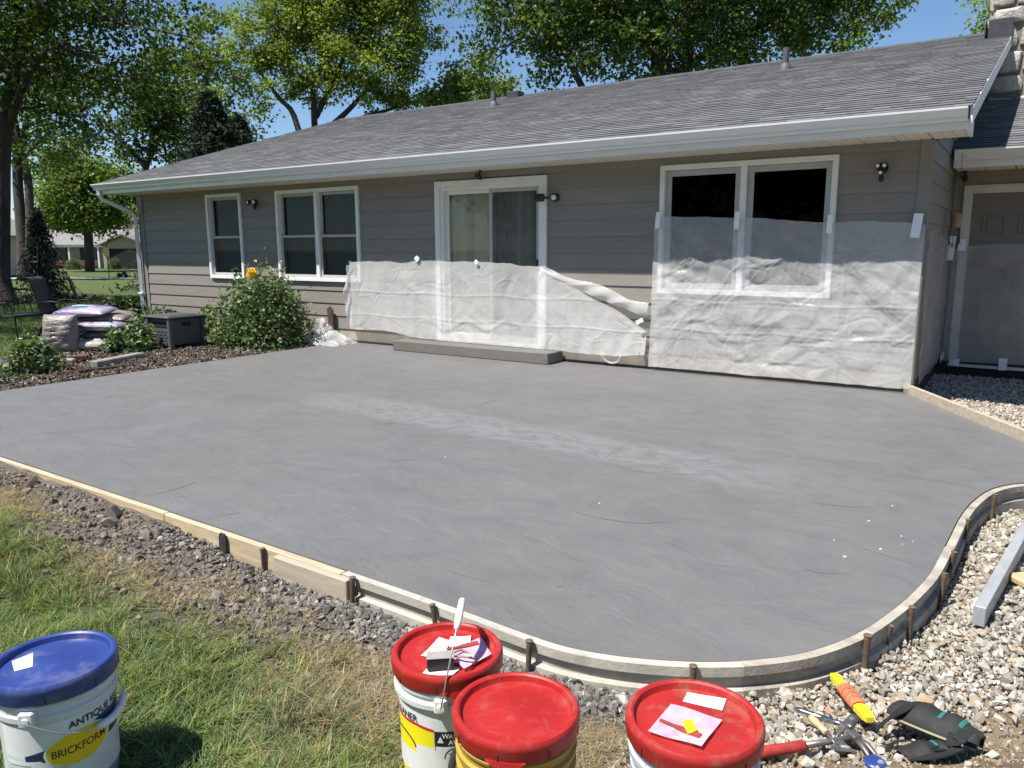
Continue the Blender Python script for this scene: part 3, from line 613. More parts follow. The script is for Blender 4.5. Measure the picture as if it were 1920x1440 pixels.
# sliding door
x0,x1,z0,z1=-7.2,-5.33,.13,2.41; c=.085; mb=MB()
for a,b,s,t in ((x0,x0+c,z0,z1),(x1-c,x1,z0,z1),(x0+c,x1-c,z1-c,z1)): mb.box(a,b,-.050,.02,s,t,.003)
for a,b,s,t in ((x0+c,x0+c+.05,z0+.06,z1-c),(x1-c-.05,x1-c,z0+.06,z1-c),(x0+c+.05,x1-c-.05,z1-c-.045,z1-c)): mb.box(a,b,-.020,.12,s,t,.003)
mb.box(x0,x1,-.07,.14,z0,z0+.06,.004)
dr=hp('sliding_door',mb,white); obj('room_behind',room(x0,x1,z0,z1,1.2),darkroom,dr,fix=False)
xm=(x0+x1)/2+.01; s,t=z0+.06,z1-c-.045
for a,b,y,gm in ((x0+c+.05,xm+.03,.045,glass_clear),(xm-.03,x1-c-.05,.012,glass_scr)):
    mb=MB(); sw=.052
    for p,q,u,v_ in ((a,a+sw,s,t),(b-sw,b,s,t),(a+sw,b-sw,t-sw,t),(a+sw,b-sw,s,s+.09)): mb.box(p,q,y,y+.03,u,v_,.003)
    pn=obj('door_panel',mb,white if gm is glass_clear else vinylgrey,dr)
    mb=MB(); mb.box(a+sw-.006,b-sw+.006,y+.012,y+.017,s+.08,t-sw+.006); obj('pane',mb,gm if gm is glass_clear else glassmat('door screen glass',(.72,.73,.72),.15),dr)
mb=MB(); mb.box(x1-c-.095,x1-c-.062,-.022,.010,1.17,1.33,.006); obj('handle',mb,blackst,dr)
vx=x0+c+.08; vm=None
while vx<x1-c-.08:
    if vm is None: mb=MB(); mb.box(-.043,.043,-.001,.001,s+.03,t-.03); vm=mb.mesh('vane',vanem)
    o=obj('vane',vm,None,dr,loc=(vx,.125,0)); o.rotation_euler=(0,0,.32+random.uniform(-.06,.06)); vx+=.079

# roof
SL=.3098; EY,EZ=-.66,2.70; RY,RZ=5.86,EZ+SL*(5.86+.66); RXL,RXR=-15.07,-.575; UPS=Vector((0,1,SL)).normalized(); NRM=Vector((0,-SL,1)).normalized()
mb=MB(); mb.prism([(EY+.03,EZ-.012),(RY,RZ-.012),(2*RY-EY,EZ-.012),(2*RY-EY,EZ-.10),(RY,RZ-.16),(EY+.03,EZ-.10)],'x',RXL+.02,RXR-.02)
roof=hp('roof',mb,alum)
def shingle_rows(x0,x1,y0,z0,slope_len,seed,clip=None):
    r=random.Random(seed); out=[]; n=int(slope_len/.143)
    for k in range(n+1):
        s=k*.143; x=x0-r.uniform(0,.2); h=min(.165,slope_len-s)
        if h<.03: continue
        while x<x1:
            w=r.choice((.16,.21,.27,.34,.42)); a=max(x,x0); b=min(x+w,x1)
            if b-a>.02: out.append((a,b,s,h,r.choice((.010,.012,.013)),r.choice((0,1,2,2,3,4,5))))
            x+=w
    return out
SHT=[(.110,.113,.119),(.121,.124,.130),(.131,.134,.140),(.140,.143,.149),(.154,.157,.162),(.173,.175,.180)]
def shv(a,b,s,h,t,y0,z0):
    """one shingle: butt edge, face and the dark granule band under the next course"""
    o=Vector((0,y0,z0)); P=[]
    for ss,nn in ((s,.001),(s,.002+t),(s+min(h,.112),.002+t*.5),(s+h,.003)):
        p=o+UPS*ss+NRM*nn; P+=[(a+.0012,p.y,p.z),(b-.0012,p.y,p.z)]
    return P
BF=np.array([(0,1,3,2),(2,3,5,4),(4,5,7,6)])
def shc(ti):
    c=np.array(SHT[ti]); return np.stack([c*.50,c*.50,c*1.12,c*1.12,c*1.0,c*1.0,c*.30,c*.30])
sl_len=math.hypot(RY-EY,RZ-EZ); rows=shingle_rows(RXL,RXR,EY,EZ,sl_len,3)
def show(r):   # nearest to the place the photograph is taken from
    return math.hypot((r[0]+r[1])/2-CAM.x,EY+UPS.y*r[2]-CAM.y)-(r[1]-r[0])*3
rows.sort(key=show); VARI={}
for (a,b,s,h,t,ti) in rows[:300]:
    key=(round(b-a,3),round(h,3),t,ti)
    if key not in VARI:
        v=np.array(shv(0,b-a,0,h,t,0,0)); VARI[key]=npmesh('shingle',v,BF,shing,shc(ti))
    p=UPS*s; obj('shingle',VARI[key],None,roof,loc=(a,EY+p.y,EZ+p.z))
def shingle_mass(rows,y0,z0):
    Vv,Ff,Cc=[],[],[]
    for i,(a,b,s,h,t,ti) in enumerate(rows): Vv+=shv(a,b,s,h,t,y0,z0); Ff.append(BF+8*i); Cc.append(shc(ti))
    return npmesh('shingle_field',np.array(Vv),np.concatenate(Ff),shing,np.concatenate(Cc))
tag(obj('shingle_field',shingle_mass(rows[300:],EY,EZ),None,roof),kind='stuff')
mb=MB(); x=RXL
while x<-.9:
    w=.3; mb.prism([(RY-.15,RZ-.035),(RY,RZ+.022),(RY+.15,RZ-.035),(RY+.15,RZ-.06),(RY-.15,RZ-.042)],'x',x,min(x+w-.004,-.9)); x+=w
hp('ridge_cap',mb,M('ridge shingle',(.07,.072,.08),.9,.2,30))
for (px_,py_,pz_,h,r) in ((-9.2,4.3,EZ+SL*(4.3+.66),.30,.05),(-3.56,4.3,EZ+SL*(4.3+.66),.33,.05)):
    mb=MB(); mb.lathe([(r*2.2,-.09),(r*1.9,.03),(r*1.25,.09),(r*1.1,.10)],20,(px_,py_,pz_)); mb.lathe([(r,.0),(r,h),(r*.86,h),(r*.86,h-.05),(0,h-.05)],20,(px_,py_,pz_)); hp('vent_pipe',mb,M('vent pipe grey',(.09,.09,.095),.6,.15),angle=40)
mb=MB(); mb.box(-9.75,-9.45,5.55,5.80,RZ-.10,RZ+.05,.01); hp('ridge_vent',mb,alum)
# fascia, gutter, drip edge, rake
mb=MB(); mb.box(RXL+.03,RXR-.02,-.622,-.600,ZT-.005,EZ-.035,.002); hp('fascia',mb,white)
GP=[(-.624,EZ-.02),(-.628,EZ-.118),(-.668,EZ-.118),(-.684,EZ-.100),(-.684,EZ-.082),(-.708,EZ-.058),(-.742,EZ-.022),(-.744,EZ-.004),(-.730,EZ-.004),(-.728,EZ-.012),(-.665,EZ-.100),(-.640,EZ-.108),(-.634,EZ-.022)]
mb=MB(); mb.prism(GP,'x',RXL+.0,RXR-.035); gut=hp('gutter',mb,gutterw)
mb=MB(); mb.prism([(-.624,EZ-.02),(-.628,EZ-.119),(-.668,EZ-.119),(-.684,EZ-.100),(-.684,EZ-.082),(-.708,EZ-.058),(-.742,EZ-.022),(-.744,EZ-.003)],'x',RXR-.0345,RXR-.0315); obj('end_cap',mb,gutterw,gut)
mb=MB(); mb.prism([(-.624,EZ-.02),(-.628,EZ-.119),(-.668,EZ-.119),(-.684,EZ-.100),(-.684,EZ-.082),(-.708,EZ-.058),(-.742,EZ-.022),(-.744,EZ-.003)],'x',RXL-.004,RXL-.001); obj('end_cap',mb,gutterw,gut)
mb=MB(); mb.box(RXL,RXR-.03,-.70,-.55,EZ-.0135,EZ-.0105); hp('drip_edge',mb,white)
def rake(x0,x1):
    mb=MB(); mb.prism([(EY+.035,EZ+.004),(RY,RZ+.004),(RY,RZ-.15),(EY+.035,EZ-.15)],'x',x0,x1); return mb
hp('rake_board',rake(RXR-.019,RXR+.004),white); hp('rake_board',rake(RXL-.004,RXL+.019),white)
mb=MB(); mb.prism([(-.598,ZT-.012),(-.598,EZ-.05),(-.05,EZ-.05),(-.05,ZT-.012)],'x',RXR-.045,RXR-.0195); hp('eave_return',mb,white)
mb=MB(); mb.prism([(-.59,ZT+.14),(RY,RZ-.17),(RY,RZ-.19),(-.59,ZT+.12)],'x',XR+.03,RXR-.02); hp('rake_soffit',mb,soffw)
mb=MB(); mb.box(RXL+.05,RXR-.05,-.599,.012,ZT+.022,ZT+.034); sf=hp('soffit',mb,M('soffit shadow gap',(.12,.11,.1),.8,.1))
mb=MB(); pw=.305
mb.prism([(.005,.0),(.010,-.010),(.097,-.010),(.101,.003),(.105,-.010),(.198,-.010),(.202,.003),(.206,-.010),(.294,-.010),(.299,.0),(.299,.012),(.005,.012)],'y',-.598,-.006); pm=mb.mesh('soffit_panel',soffw); fix_normals(pm)
x=RXR-.05-pw
while x>RXL: obj('soffit_panel',pm,None,sf,loc=(max(x,RXL+.05),0,ZT+.009)); x-=pw
# downspout at the far end
mb=MB(); pth=[(-14.93,-.665,2.585),(-14.93,-.665,2.50),(-14.92,-.62,2.42),(-14.82,-.14,2.20),(-14.78,-.075,2.12),(-14.775,-.07,2.0),(-14.775,-.07,.10),(-14.775,-.11,.02),(-14.775,-.28,-.02)]
mb.tube(pth,[.045]*9,4); ds=hp('downspout',mb,gutterw)
for zz in (1.9,.6): mb=MB(); mb.box(-14.83,-14.70,-.118,-.02,zz,zz+.03); obj('strap',mb,gutterw,ds)
# gable end wall and the wing with the entry door
WY=2.45
mb=MB(); mb.prism([(.012,-.2),(.012,ZT+.03),(.2,ZT+.10),(RY,RZ-.20),(RY,-.2)],'x',XR-.15,XR-.012); gw=hp('gable_wall',mb,sheath)
k=0
while True:
    za=Z0+k*EXP-.1; zb=za+EXP; k+=1
    if za>4.2: break
    y0_=.088 if za<ZT-.05 else max(.088,(zb-2.62)/SL); y1_=WY-.02 if za<2.35 else 5.0
    if y1_-y0_<.1: continue
    mb=MB(); mb.prism([(XR+.021,za),(XR+.005,zb+.008),(XR-.012,zb+.008),(XR-.012,za)],'y',y0_,y1_); hp('siding_board',mb,siding,gw)
mb=MB(); mb.box(XR-.02,XR+.016,.0,WY,-.3,.10); hp('foundation',mb,blackf)
mb=MB(); mb.box(XR+.022,3.0,WY+.012,WY+.12,.06,2.5); ww=hp('wing_wall',mb,sheath)
DO=(-.80,.22,-.02,2.22)
k=0
while True:
    za=Z0+k*EXP-.1; zb=min(za+EXP,2.40); k+=1
    if za>2.36: break
    for p,q,s,t in cut(XR+.03,3.0,za,zb,[DO]):
        mb=MB(); fa=(s-za)/EXP; fb=(t-za)/EXP; mb.prism([(WY-.021+.016*fa,s),(WY-.021+.016*fb,t+.006),(WY+.010,t+.006),(WY+.010,s)],'x',p,q); hp('siding_board',mb,siding,ww)
mb=MB(); mb.box(XR+.02,3.0,WY-.05,WY+.1,-.4,.055); hp('foundation',mb,blackf)
x0,x1,z0,z1=DO; mb=MB(); trimsh=M('entry trim paint',(.60,.585,.55),.5,.05)
for a,b,s,t in ((x0,x0+.10,z0,z1),(x1-.10,x1,z0,z1),(x0+.10,x1-.10,z1-.10,z1)): mb.box(a,b,WY-.045,WY+.05,s,t,.004)
mb.box(x0,x1,WY-.10,WY+.06,z0,z0+.035,.003)
ed=hp('entry_door',mb,trimsh)
mb=MB(); mb.box(x0+.10,x1-.10,WY-.012,WY+.03,z0+.04,z1-.10,.003); doorm=M('brown grey door paint',(.17,.155,.135),.5,.06); obj('door_leaf',mb,doorm,ed)
for i in range(2):
    for j,(za,zb) in enumerate(((1.62,1.86),(.95,1.5),(.2,.82))):
        a=x0+.10+.13+i*.37; b=a+.24; mb=MB()
        for p,q,s,t in ((a,a+.022,za,zb),(b-.022,b,za,zb),(a+.022,b-.022,zb-.022,zb),(a+.022,b-.022,za,za+.022)): mb.box(p,q,WY-.022,WY-.0125,s,t,.003)
        mb.box(a+.045,b-.045,WY-.018,WY-.0125,za+.045,zb-.045,.003); obj('door_moulding',mb,doorm,ed)
WEY,WEZ=1.80,2.585
mb=MB(); mb.prism([(WEY+.03,WEZ-.012),(7.5,WEZ-.012+SL*(7.5-WEY)),(7.5,WEZ-.1+SL*(7.5-WEY)),(WEY+.03,WEZ-.10)],'x',XR+.022,4.0); wr=hp('wing_roof',mb,alum)
tag(obj('shingle_field',shingle_mass(shingle_rows(XR+.022,4.0,WEY,WEZ,5.9,8),WEY,WEZ),None,wr),kind='stuff')
sh=WEY-EY; dz=WEZ-EZ
mb=MB(); mb.prism([(y+sh,z+dz) for y,z in GP],'x',XR+.06,4.0); wg=hp('gutter',mb,gutterw)
mb=MB(); mb.prism([(y+sh,z+dz) for y,z in [(-.624,EZ-.02),(-.628,EZ-.119),(-.668,EZ-.119),(-.684,EZ-.100),(-.684,EZ-.082),(-.708,EZ-.058),(-.742,EZ-.022),(-.744,EZ-.003)]],'x',XR+.056,XR+.0595); obj('end_cap',mb,gutterw,wg)
mb=MB(); mb.box(XR+.05,4.0,WEY+.038,WEY+.06,2.385,WEZ-.035,.002); hp('fascia',mb,white)
mb=MB(); mb.box(XR+.03,4.0,WEY+.061,WY-.01,2.412,2.424); ws=hp('soffit',mb,MATS['soffit shadow gap'])
mb=MB(); mb.prism([(.005,.0),(.010,-.010),(.097,-.010),(.101,.003),(.105,-.010),(.198,-.010),(.202,.003),(.206,-.010),(.294,-.010),(.299,.0),(.299,.012),(.005,.012)],'y',WEY+.0615,WY-.024); pm2=mb.mesh('soffit_panel',soffw); fix_normals(pm2)
for i in range(9): obj('soffit_panel',pm2,None,ws,loc=(XR+.05+i*pw,0,2.399))
# stone chimney
CX0,CX1,CY0,CY1=-.86,.75,5.02,6.3
mb=MB(); mb.box(CX0+.03,CX1-.03,CY0+.03,CY1-.03,2.3,7.2); ch=hp('chimney',mb,M('chimney mortar',(.20,.18,.155),.95,.2,20,.5,60))
stonem=M('chimney limestone',(.50,.475,.43),.9,.28,6,.9,24,bdist=.03,rand=.30,dirt=.4,dirtcol=(.24,.21,.18))
def stone_block(a,b,c,d,face,seed):
    """irregular cut stone on a chimney face; a..b across, c..d up"""
    r=random.Random(seed); cx,cz=(a+b)/2,(c+d)/2; w,h=(b-a)/2,(d-c)/2; n=8; P=[]
    for k in range(n):
        t=2*math.pi*(k+r.uniform(-.25,.25))/n; cu,su=math.cos(t),math.sin(t); m_=max(abs(cu),abs(su))
        P.append((cx+w*cu/m_**.92*r.uniform(.84,1.02),cz+h*su/m_**.92*r.uniform(.82,1.02)))
    V=[];F=[]
    for sc,dep in ((1,-.05),(1.0,.03),(.90,.050+r.uniform(0,.015)),(.55,.056+r.uniform(0,.03))):
        for (u,v_) in P: V.append((cx+(u-cx)*sc,dep+r.uniform(-.006,.006),cz+(v_-cz)*sc))
    for l in range(3):
        for k in range(n): F.append((l*n+k,l*n+(k+1)%n,(l+1)*n+(k+1)%n,(l+1)*n+k))
    F.append(tuple(range(3*n,4*n))); mb=MB()
    mb.add([(u,CY0+.03-dp,v_) if face=='front' else (CX0+.03-dp,u,v_) for u,dp,v_ in V],F); return mb
sd=0
for face,(u0,u1) in (('front',(CX0,CX1)),('side',(CY0,CY1))):
    z=3.3 if face=='front' else 4.5
    while z<6.9:
        hh=random.uniform(.22,.40); u=u0
        while u<u1-.05:
            w=random.uniform(.26,.56); e=min(u+w,u1)
            if u1-e<.12: e=u1
            sd+=1; hp('stone',stone_block(u+.008,e-.008,z+.008+random.uniform(-.02,.02),z+hh-.008+random.uniform(-.02,.02),face,sd),stonem,ch,angle=38); u=e
        z+=hh
mb=MB(); zr=EZ+SL*(CY0-EY); mb.box(CX0-.012,RXR+.01,CY0-.055,CY0-.04,zr-.05,zr+.25); mb.prism([(CY0-.05,zr-.03),(CY0-.05,zr+.25),(CY1,RZ+.25),(CY1,zr-.03)],'x',CX0-.055,CX0-.045); obj('flashing',mb,alum,ch)
# ------------------------------------------------------------------ plastic sheeting taped over the wall
film_l=filmmat('milky plastic film',.62,(.86,.865,.86),.20,.20)
film_r=filmmat('clear plastic film',.47,(.86,.87,.88),.34,.14)
film_s=filmmat('thin clear plastic film',.36,(.78,.78,.76),.30,.3)
tapem=M('white masking tape',(.80,.83,.86),.5,.04)
def crease_field(U,Vv,seed,n,amp,wid,lmin,lmax,ang=None):
    r=np.random.default_rng(seed); D=np.zeros_like(U); u0,u1,v0,v1=U.min(),U.max(),Vv.min(),Vv.max()
    for i in range(n):
        cu,cv=r.uniform(u0,u1),r.uniform(v0,v1); a=r.uniform(0,math.pi) if ang is None else r.normal(ang,.35); L=r.uniform(lmin,lmax); w=wid*r.uniform(.5,1.6)
        du,dv=U-cu,Vv-cv; s=du*math.cos(a)+dv*math.sin(a); t=-du*math.sin(a)+dv*math.cos(a)+.06*np.sin(s*9+i)
        D+=amp*r.uniform(.3,1)*r.choice([-1,1])*np.maximum(0,1-np.abs(t)/w)*np.exp(-(s/L)**2)
    return D
def facets(U,Vv,seed,dens,amp):
    """crumpled plates: tilted cells that meet in sharp creases"""
    r=np.random.default_rng(seed); u0,u1,v0,v1=U.min(),U.max(),Vv.min(),Vv.max(); n=max(6,int((u1-u0)*(v1-v0)*dens)); pu=r.uniform(u0,u1,n); pv=r.uniform(v0,v1,n); gu=r.normal(0,1,n); gv=r.normal(0,1,n)
    f1=np.full(U.shape,9.0); f2=np.full(U.shape,9.0); ti=np.zeros(U.shape)
    for i in range(n):
        d=np.hypot(U-pu[i],Vv-pv[i]); c=d<f1; f2=np.where(c,f1,np.minimum(f2,d)); ti=np.where(c,gu[i]*(U-pu[i])+gv[i]*(Vv-pv[i]),ti); f1=np.where(c,d,f1)
    e=f2-f1; s=1/math.sqrt(dens); return amp*(np.clip(e/(.35*s),0,1)*(1+.9*ti/s)-.5)
def sheet(name,label,u0,u1,top,bot,place,mat,seed,folds_u,folds_v,amp=1.0,res=.022,bulge=.05,cre=70,fac=1.0,group='plastic sheets taped over the house'):
    nu=int((u1-u0)/res)+2; us=np.linspace(u0,u1,nu); tz=top(us); bz=bot(us); nv=int((tz-bz).max()/res)+2
    T=np.linspace(0,1,nv); U=np.repeat(us[:,None],nv,1); Vv=bz[:,None]+(tz-bz)[:,None]*T[None]
    D=crease_field(U,Vv,seed,cre,.010*amp,.016,.08,.32)+crease_field(U,Vv,seed+1,cre//2,.008*amp,.012,.2,.6)+crease_field(U,Vv,seed+2,cre//4,.020*amp,.09,.2,.6)
    D+=fac*(facets(U,Vv,seed+4,6.0,.010*amp)+facets(U*.8+.3*Vv,Vv,seed+6,2.4,.024*amp))+(1-fac)*(.010*np.sin(U*23+2.5*fbm(U*2,Vv*1.2,2,seed))*sstep(.75,.2,Vv)+.005*fbm(U*16,Vv*3,3,seed+9))
    for f in folds_u: D+=.009*amp*np.maximum(0,1-np.abs(U-f-.01*np.sin(Vv*7))/.018)*(.5+.5*np.sin(Vv*5+f*9)**2)
    for f in folds_v: D+=.010*amp*np.maximum(0,1-np.abs(Vv-f-.012*np.sin(U*5+f))/.018)
    D+=.016*amp*fbm(U*2.2,Vv*2.2,3,seed)+.004*amp*fbm(U*9,Vv*9,2,seed+3)
    taped=sstep(1.0,.86,T)[None]*np.ones_like(U); low=(1-T)[None]**1.5
    out=.018+np.maximum(0,.012+D*(.3+.7*taped)+bulge*low)
    P=place(U,Vv,out); V=np.stack(P,-1).reshape(-1,3); I=(np.arange(nu-1)[:,None]*nv+np.arange(nv-1)[None]).ravel(); F=np.stack([I,I+nv,I+nv+1,I+1],-1)
    o=link(bpy.data.objects.new(name,npmesh(name,V,F,mat,smooth=True))); return tag(o,label,'plastic sheet',group)
frontp=lambda U,V,o:(U,-.052-o,V)
wav=lambda u,s,a:a*fbm(u*2.3,u*0+s,4,int(s*10))
def ltop(u):
    z=1.285+wav(u,1.3,.05)-.03*sstep(-6.5,-5.5,u)
    return np.where(u>-5.36,1.235-(u+5.36)*.50+.02*np.sin(u*7),z)
def lbot(u): return .235-.07*sstep(-8.3,-7.4,u)-.02*sstep(-5.2,-4.9,u)+wav(u,4.1,.022)+.05*sstep(-4.3,-3.85,u)
ls=sheet('plastic_sheet','milky white plastic sheet hung across the sliding door bottom',-8.90,-3.86,ltop,lbot,frontp,film_l,3,[-8.3,-7.75,-7.2,-6.65,-6.1,-5.55,-5.0,-4.45],[.82,.46],.62,.015,.05,110,.25)
# the loose upper edge, folded over and sagging
n=60; m_=9; V=[]
for i in range(n):
    t=i/(n-1); x=-5.38+1.53*t; zt=1.255-.50*t+.07*t*t-.02*math.sin(9*t); wdt=.02+.14*math.sin(min(1,t*1.4)*math.pi/2)**.8
    for j in range(m_):
        s=j/(m_-1); V.append((x+.01*math.sin(20*t+3*s),-.082-.030*math.sin(s*math.pi*.8+.3)*min(1,.25+t*1.5)-.012*s*math.sin(31*t+5*s)-.004*math.sin(40*t+6*s),zt-wdt*s+.012*math.sin(13*t+4*s)))
I=(np.arange(n-1)[:,None]*m_+np.arange(m_-1)[None]).ravel(); obj('folded_flap',npmesh('folded_flap',np.array(V),np.stack([I,I+m_,I+m_+1,I+1],-1),film_l,smooth=True),None,ls)
# gathered left end
V=[]; n,m_=34,10
for i in range(n):
    t=i/(n-1); z=.25+1.04*t
    for j in range(m_):
        s=j/(m_-1); V.append((-8.895-.14*s*(.35+.65*math.sin(t*2.6+.3)**2),-.07-.05*math.sin(s*7+t*3)**2-.02*math.sin(t*17+s*5),z-.10*s*t+.02*math.sin(s*9)))
I=(np.arange(n-1)[:,None]*m_+np.arange(m_-1)[None]).ravel(); obj('gathered_edge',npmesh('gathered_edge',np.array(V),np.stack([I,I+m_,I+m_+1,I+1],-1),film_l,smooth=True),None,ls)
def rtop(u): return 1.845-.045*(u+3.78)+wav(u,2.2,.035)
def rbot(u): return .045+np.abs(wav(u,5.2,.035))
rs=sheet('plastic_sheet','crinkled clear plastic sheet covering the lower half of the twin window',-3.80,-.925,rtop,rbot,frontp,film_r,17,[-3.3,-2.75,-2.2,-1.65,-1.15],[1.42,.86,.52],.78,.014,.07,230)
sidep=lambda U,V,o:(XR+.032+o*.7,U,V)
ss=sheet('plastic_sheet','thin plastic sheet hanging on the shaded side wall by the entry',-.03,2.36,lambda u:1.66-.06*u+wav(u,3.3,.06)+.10*np.exp(-((u-.55)/.05)**2),lambda u:.10+wav(u,1.1,.02),sidep,film_s,29,[.4,.9,1.4,1.9],[.8],.7,.03,.03,40)
ds_=sheet('plastic_sheet','thin plastic sheet over the lower part of the entry door',-.86,1.4,lambda u:1.50+wav(u,7.3,.05),lambda u:.05+wav(u,2.1,.015),lambda U,V,o:(U,WY-.055-o,V),film_s,41,[-.5,-.05,.5],[.9,.3],.8,.03,.03,40)
def tape(parent,x,z,w,h,rot,y=-.105,axis='y'):
    mb=MB(); mb.box(-w/2,w/2,-.0015,.0015,-h/2,h/2); o=obj('tape_strip',mb,tapem,parent,loc=(x,y,z)); o.rotation_euler=(random.uniform(-.1,.1),rot,0 if axis=='y' else math.pi/2); return o
tape(ls,-7.50,1.335,.075,.075,.7,-.112); tape(ls,-6.42,1.295,.055,.05,.5,-.118); tape(ls,-3.92,.60,.10,.05,-.5,-.17)
for x,z in ((-3.745,1.80),(-2.80,1.78),(-1.815,1.72)): tape(rs,x,z,.055,.19,.05,-.112)
tape(rs,-1.0,1.69,.085,.24,.08,-.095)
for y,z,r in ((1.95,.12,.6),(2.2,.13,.3),): tape(ss,XR+.10,z,.10,.09,r,y,'x')
tape(ds_,-.875,1.46,.075,.30,.06,WY-.09); tape(ds_,-.76,1.50,.08,.14,.0,WY-.11); tape(ds_,-.72,.04,.11,.09,.1,WY-.12); tape(ds_,-.20,.05,.09,.15,.0,WY-.12)

# ------------------------------------------------------------------ concrete step, loop of conduit
m,nt,b=newmat('step concrete'); v=coord(nt)
c=ramp(nt,noise(nt,60,6,.75,v),[(.3,(.10,.095,.084)),(.55,(.155,.148,.132)),(.75,(.22,.21,.19))]); c=mixc(nt,.5,c,ramp(nt,noise(nt,2.2,6,.6,v),[(.3,(.115,.11,.10)),(.7,(.19,.183,.17))]))
nt.links.new(c,b.inputs['Base Color']); b.inputs['Roughness'].default_value=.9; bump(nt,b,noise(nt,90,5,.7,v),.5,.006)
mb=MB(); mb.box(-7.74,-5.07,-.42,-.036,.002,.145,.008); tag(obj('concrete_step',mb,m),'low grey concrete step on the slab before the sliding door','step')
mb=MB(); mb.tube([(-4.33+.13*math.cos(a),-.10-.03*math.sin(a),.145+.105*math.sin(a)) for a in [math.pi*1.0+math.pi*k/14 for k in range(15)]],.014,8)
tag(obj('plastic_loop',mb,white,smooth=True),'small white loop of plastic pipe hanging below the sheeting','pipe')
# crumpled film and torn leftovers by the bush
def crumple(name,label,loc,sx,sy,sz,seed,mat,cat='plastic sheet'):
    r=np.random.default_rng(seed); n=26; u=np.linspace(0,1,n); U,Vv=np.meshgrid(u,u,indexing='ij'); a=fbm(U*3,Vv*3,3,seed); b_=fbm(U*7,Vv*7,3,seed+5)
    z=sz*np.clip((np.sin(U*math.pi)*np.sin(Vv*math.pi))**.5*(.55+.6*a)+.22*np.abs(b_),0,2); x=(U-.5)*sx+.05*a; y=(Vv-.5)*sy+.05*b_
    V=np.stack([x,y,z],-1).reshape(-1,3); I=(np.arange(n-1)[:,None]*n+np.arange(n-1)[None]).ravel()
    o=obj(name,npmesh(name,V,np.stack([I,I+n,I+n+1,I+1],-1),mat),None,loc=loc); return tag(o,label,cat)
film_c=filmmat('crumpled film',.55,(.84,.85,.86),.3,.15)
crumple('crumpled_plastic','heap of crumpled clear plastic at the foot of the wall',(-9.35,-.32,-.01),1.1,.55,.22,5,film_c)
crumple('crumpled_plastic','upright scrap of crumpled film leaning behind the flowering bush',(-9.55,-.14,.05),.5,.2,.42,8,film_c)

# ------------------------------------------------------------------ fixtures on the wall
blackp=M('black plastic',(.018,.018,.02),.45,.2,10); lens=M('lamp lens',(.75,.76,.72),.2,.05)
def lamp(name,label,x,z,kind):
    t=thing(name,label,'lamp' if kind!='cam' else 'camera',(x,-.022,z))
    if kind=='triple':
        mb=MB(); mb.lathe([(.0,-.012),(.05,-.012),(.062,.0),(.06,.012),(0,.012)],20); mb.xf(Matrix.Rotation(math.pi/2,4,'X')); mb.box(-.035,.035,-.10,-.01,-.05,.05,.012); obj('mount',mb,blackp,t,angle=40)
        for dx,dz in ((-.036,.03),(.036,.03),(0,-.05)):
            mb=MB(); mb.lathe([(.014,0),(.026,.03),(.030,.075),(.028,.08)],16,closed=True); R_=Matrix.Translation((dx,-.08,dz))@Matrix.Rotation(math.pi/2+.2,4,'X'); mb.xf(R_); hd=obj('lamp_head',mb,blackp,t,angle=40)
            mb=MB(); mb.lathe([(0,.074),(.021,.074),(.021,.077),(0,.079)],16); mb.xf(R_); obj('lens',mb,lens,hd)
        mb=MB(); mb.lathe([(0,-.01),(.03,0),(.03,.05),(.012,.09),(0,.09)],14,(0,-.06,-.16)); obj('motion_sensor',mb,blackp,t,angle=40)
    elif kind=='spot':
        mb=MB(); mb.lathe([(.0,0),(.055,0),(.055,.035),(.04,.05),(0,.05)],20); mb.xf(Matrix.Rotation(math.pi/2,4,'X')); obj('mount',mb,blackp,t,angle=40)
        mb=MB(); mb.lathe([(0,.0),(.045,.0),(.052,.02),(.052,.10),(.046,.115)],18,closed=True); R_=Matrix.Translation((-.13,-.075,.0))@Matrix.Rotation(-.9,4,'Z')@Matrix.Rotation(math.pi/2,4,'X'); mb.xf(R_); hd=obj('lamp_head',mb,blackp,t,angle=40)
        mb=MB(); mb.tube([(-.02,-.05,0),(-.13,-.075,0)],.014,8); obj('arm',mb,blackp,t)
        mb=MB(); mb.lathe([(0,0),(.036,0),(.03,.022),(0,.03)],16); mb.xf(Matrix.Translation((0,-.05,0))@Matrix.Rotation(math.pi/2,4,'X')); obj('lens',mb,lens,t,angle=40)
    elif kind=='small':
        mb=MB(); mb.lathe([(0,0),(.05,0),(.05,.03),(0,.035)],16); mb.xf(Matrix.Rotation(math.pi/2,4,'X')); obj('mount',mb,blackp,t,angle=40)
        for dx in (-.03,.035):
            mb=MB(); mb.lathe([(.015,0),(.04,.03),(.045,.08)],14,closed=True); R_=Matrix.Translation((dx*2.0,-.05,.01))@Matrix.Rotation(math.pi/2+.15,4,'X')@Matrix.Rotation(dx*6,4,'Y'); mb.xf(R_); hd=obj('lamp_head',mb,blackp,t,angle=40)
            mb=MB(); mb.lathe([(0,.07),(.03,.07),(.03,.073),(0,.076)],14); mb.xf(R_); obj('lens',mb,lens,hd)
        mb=MB(); mb.box(-.018,.03,-.06,-.02,-.12,-.03,.008); obj('motion_sensor',mb,blackp,t)
    else:
        mb=MB(); mb.lathe([(0,.045),(.03,.045),(.026,.02),(.012,.0),(.012,-.03),(0,-.03)],14); obj('mount',mb,blackp,t,angle=40)
        mb=MB(); mb.lathe([(0,-.05),(.03,-.05),(.034,.05),(0,.055)],14); mb.xf(Matrix.Translation((0,-.03,-.055))@Matrix.Rotation(1.25,4,'X')); obj('camera_body',mb,blackp,t,angle=40)
    return t
lamp('flood_light','small black twin flood light between the two far windows',-11.16,2.26,'small')
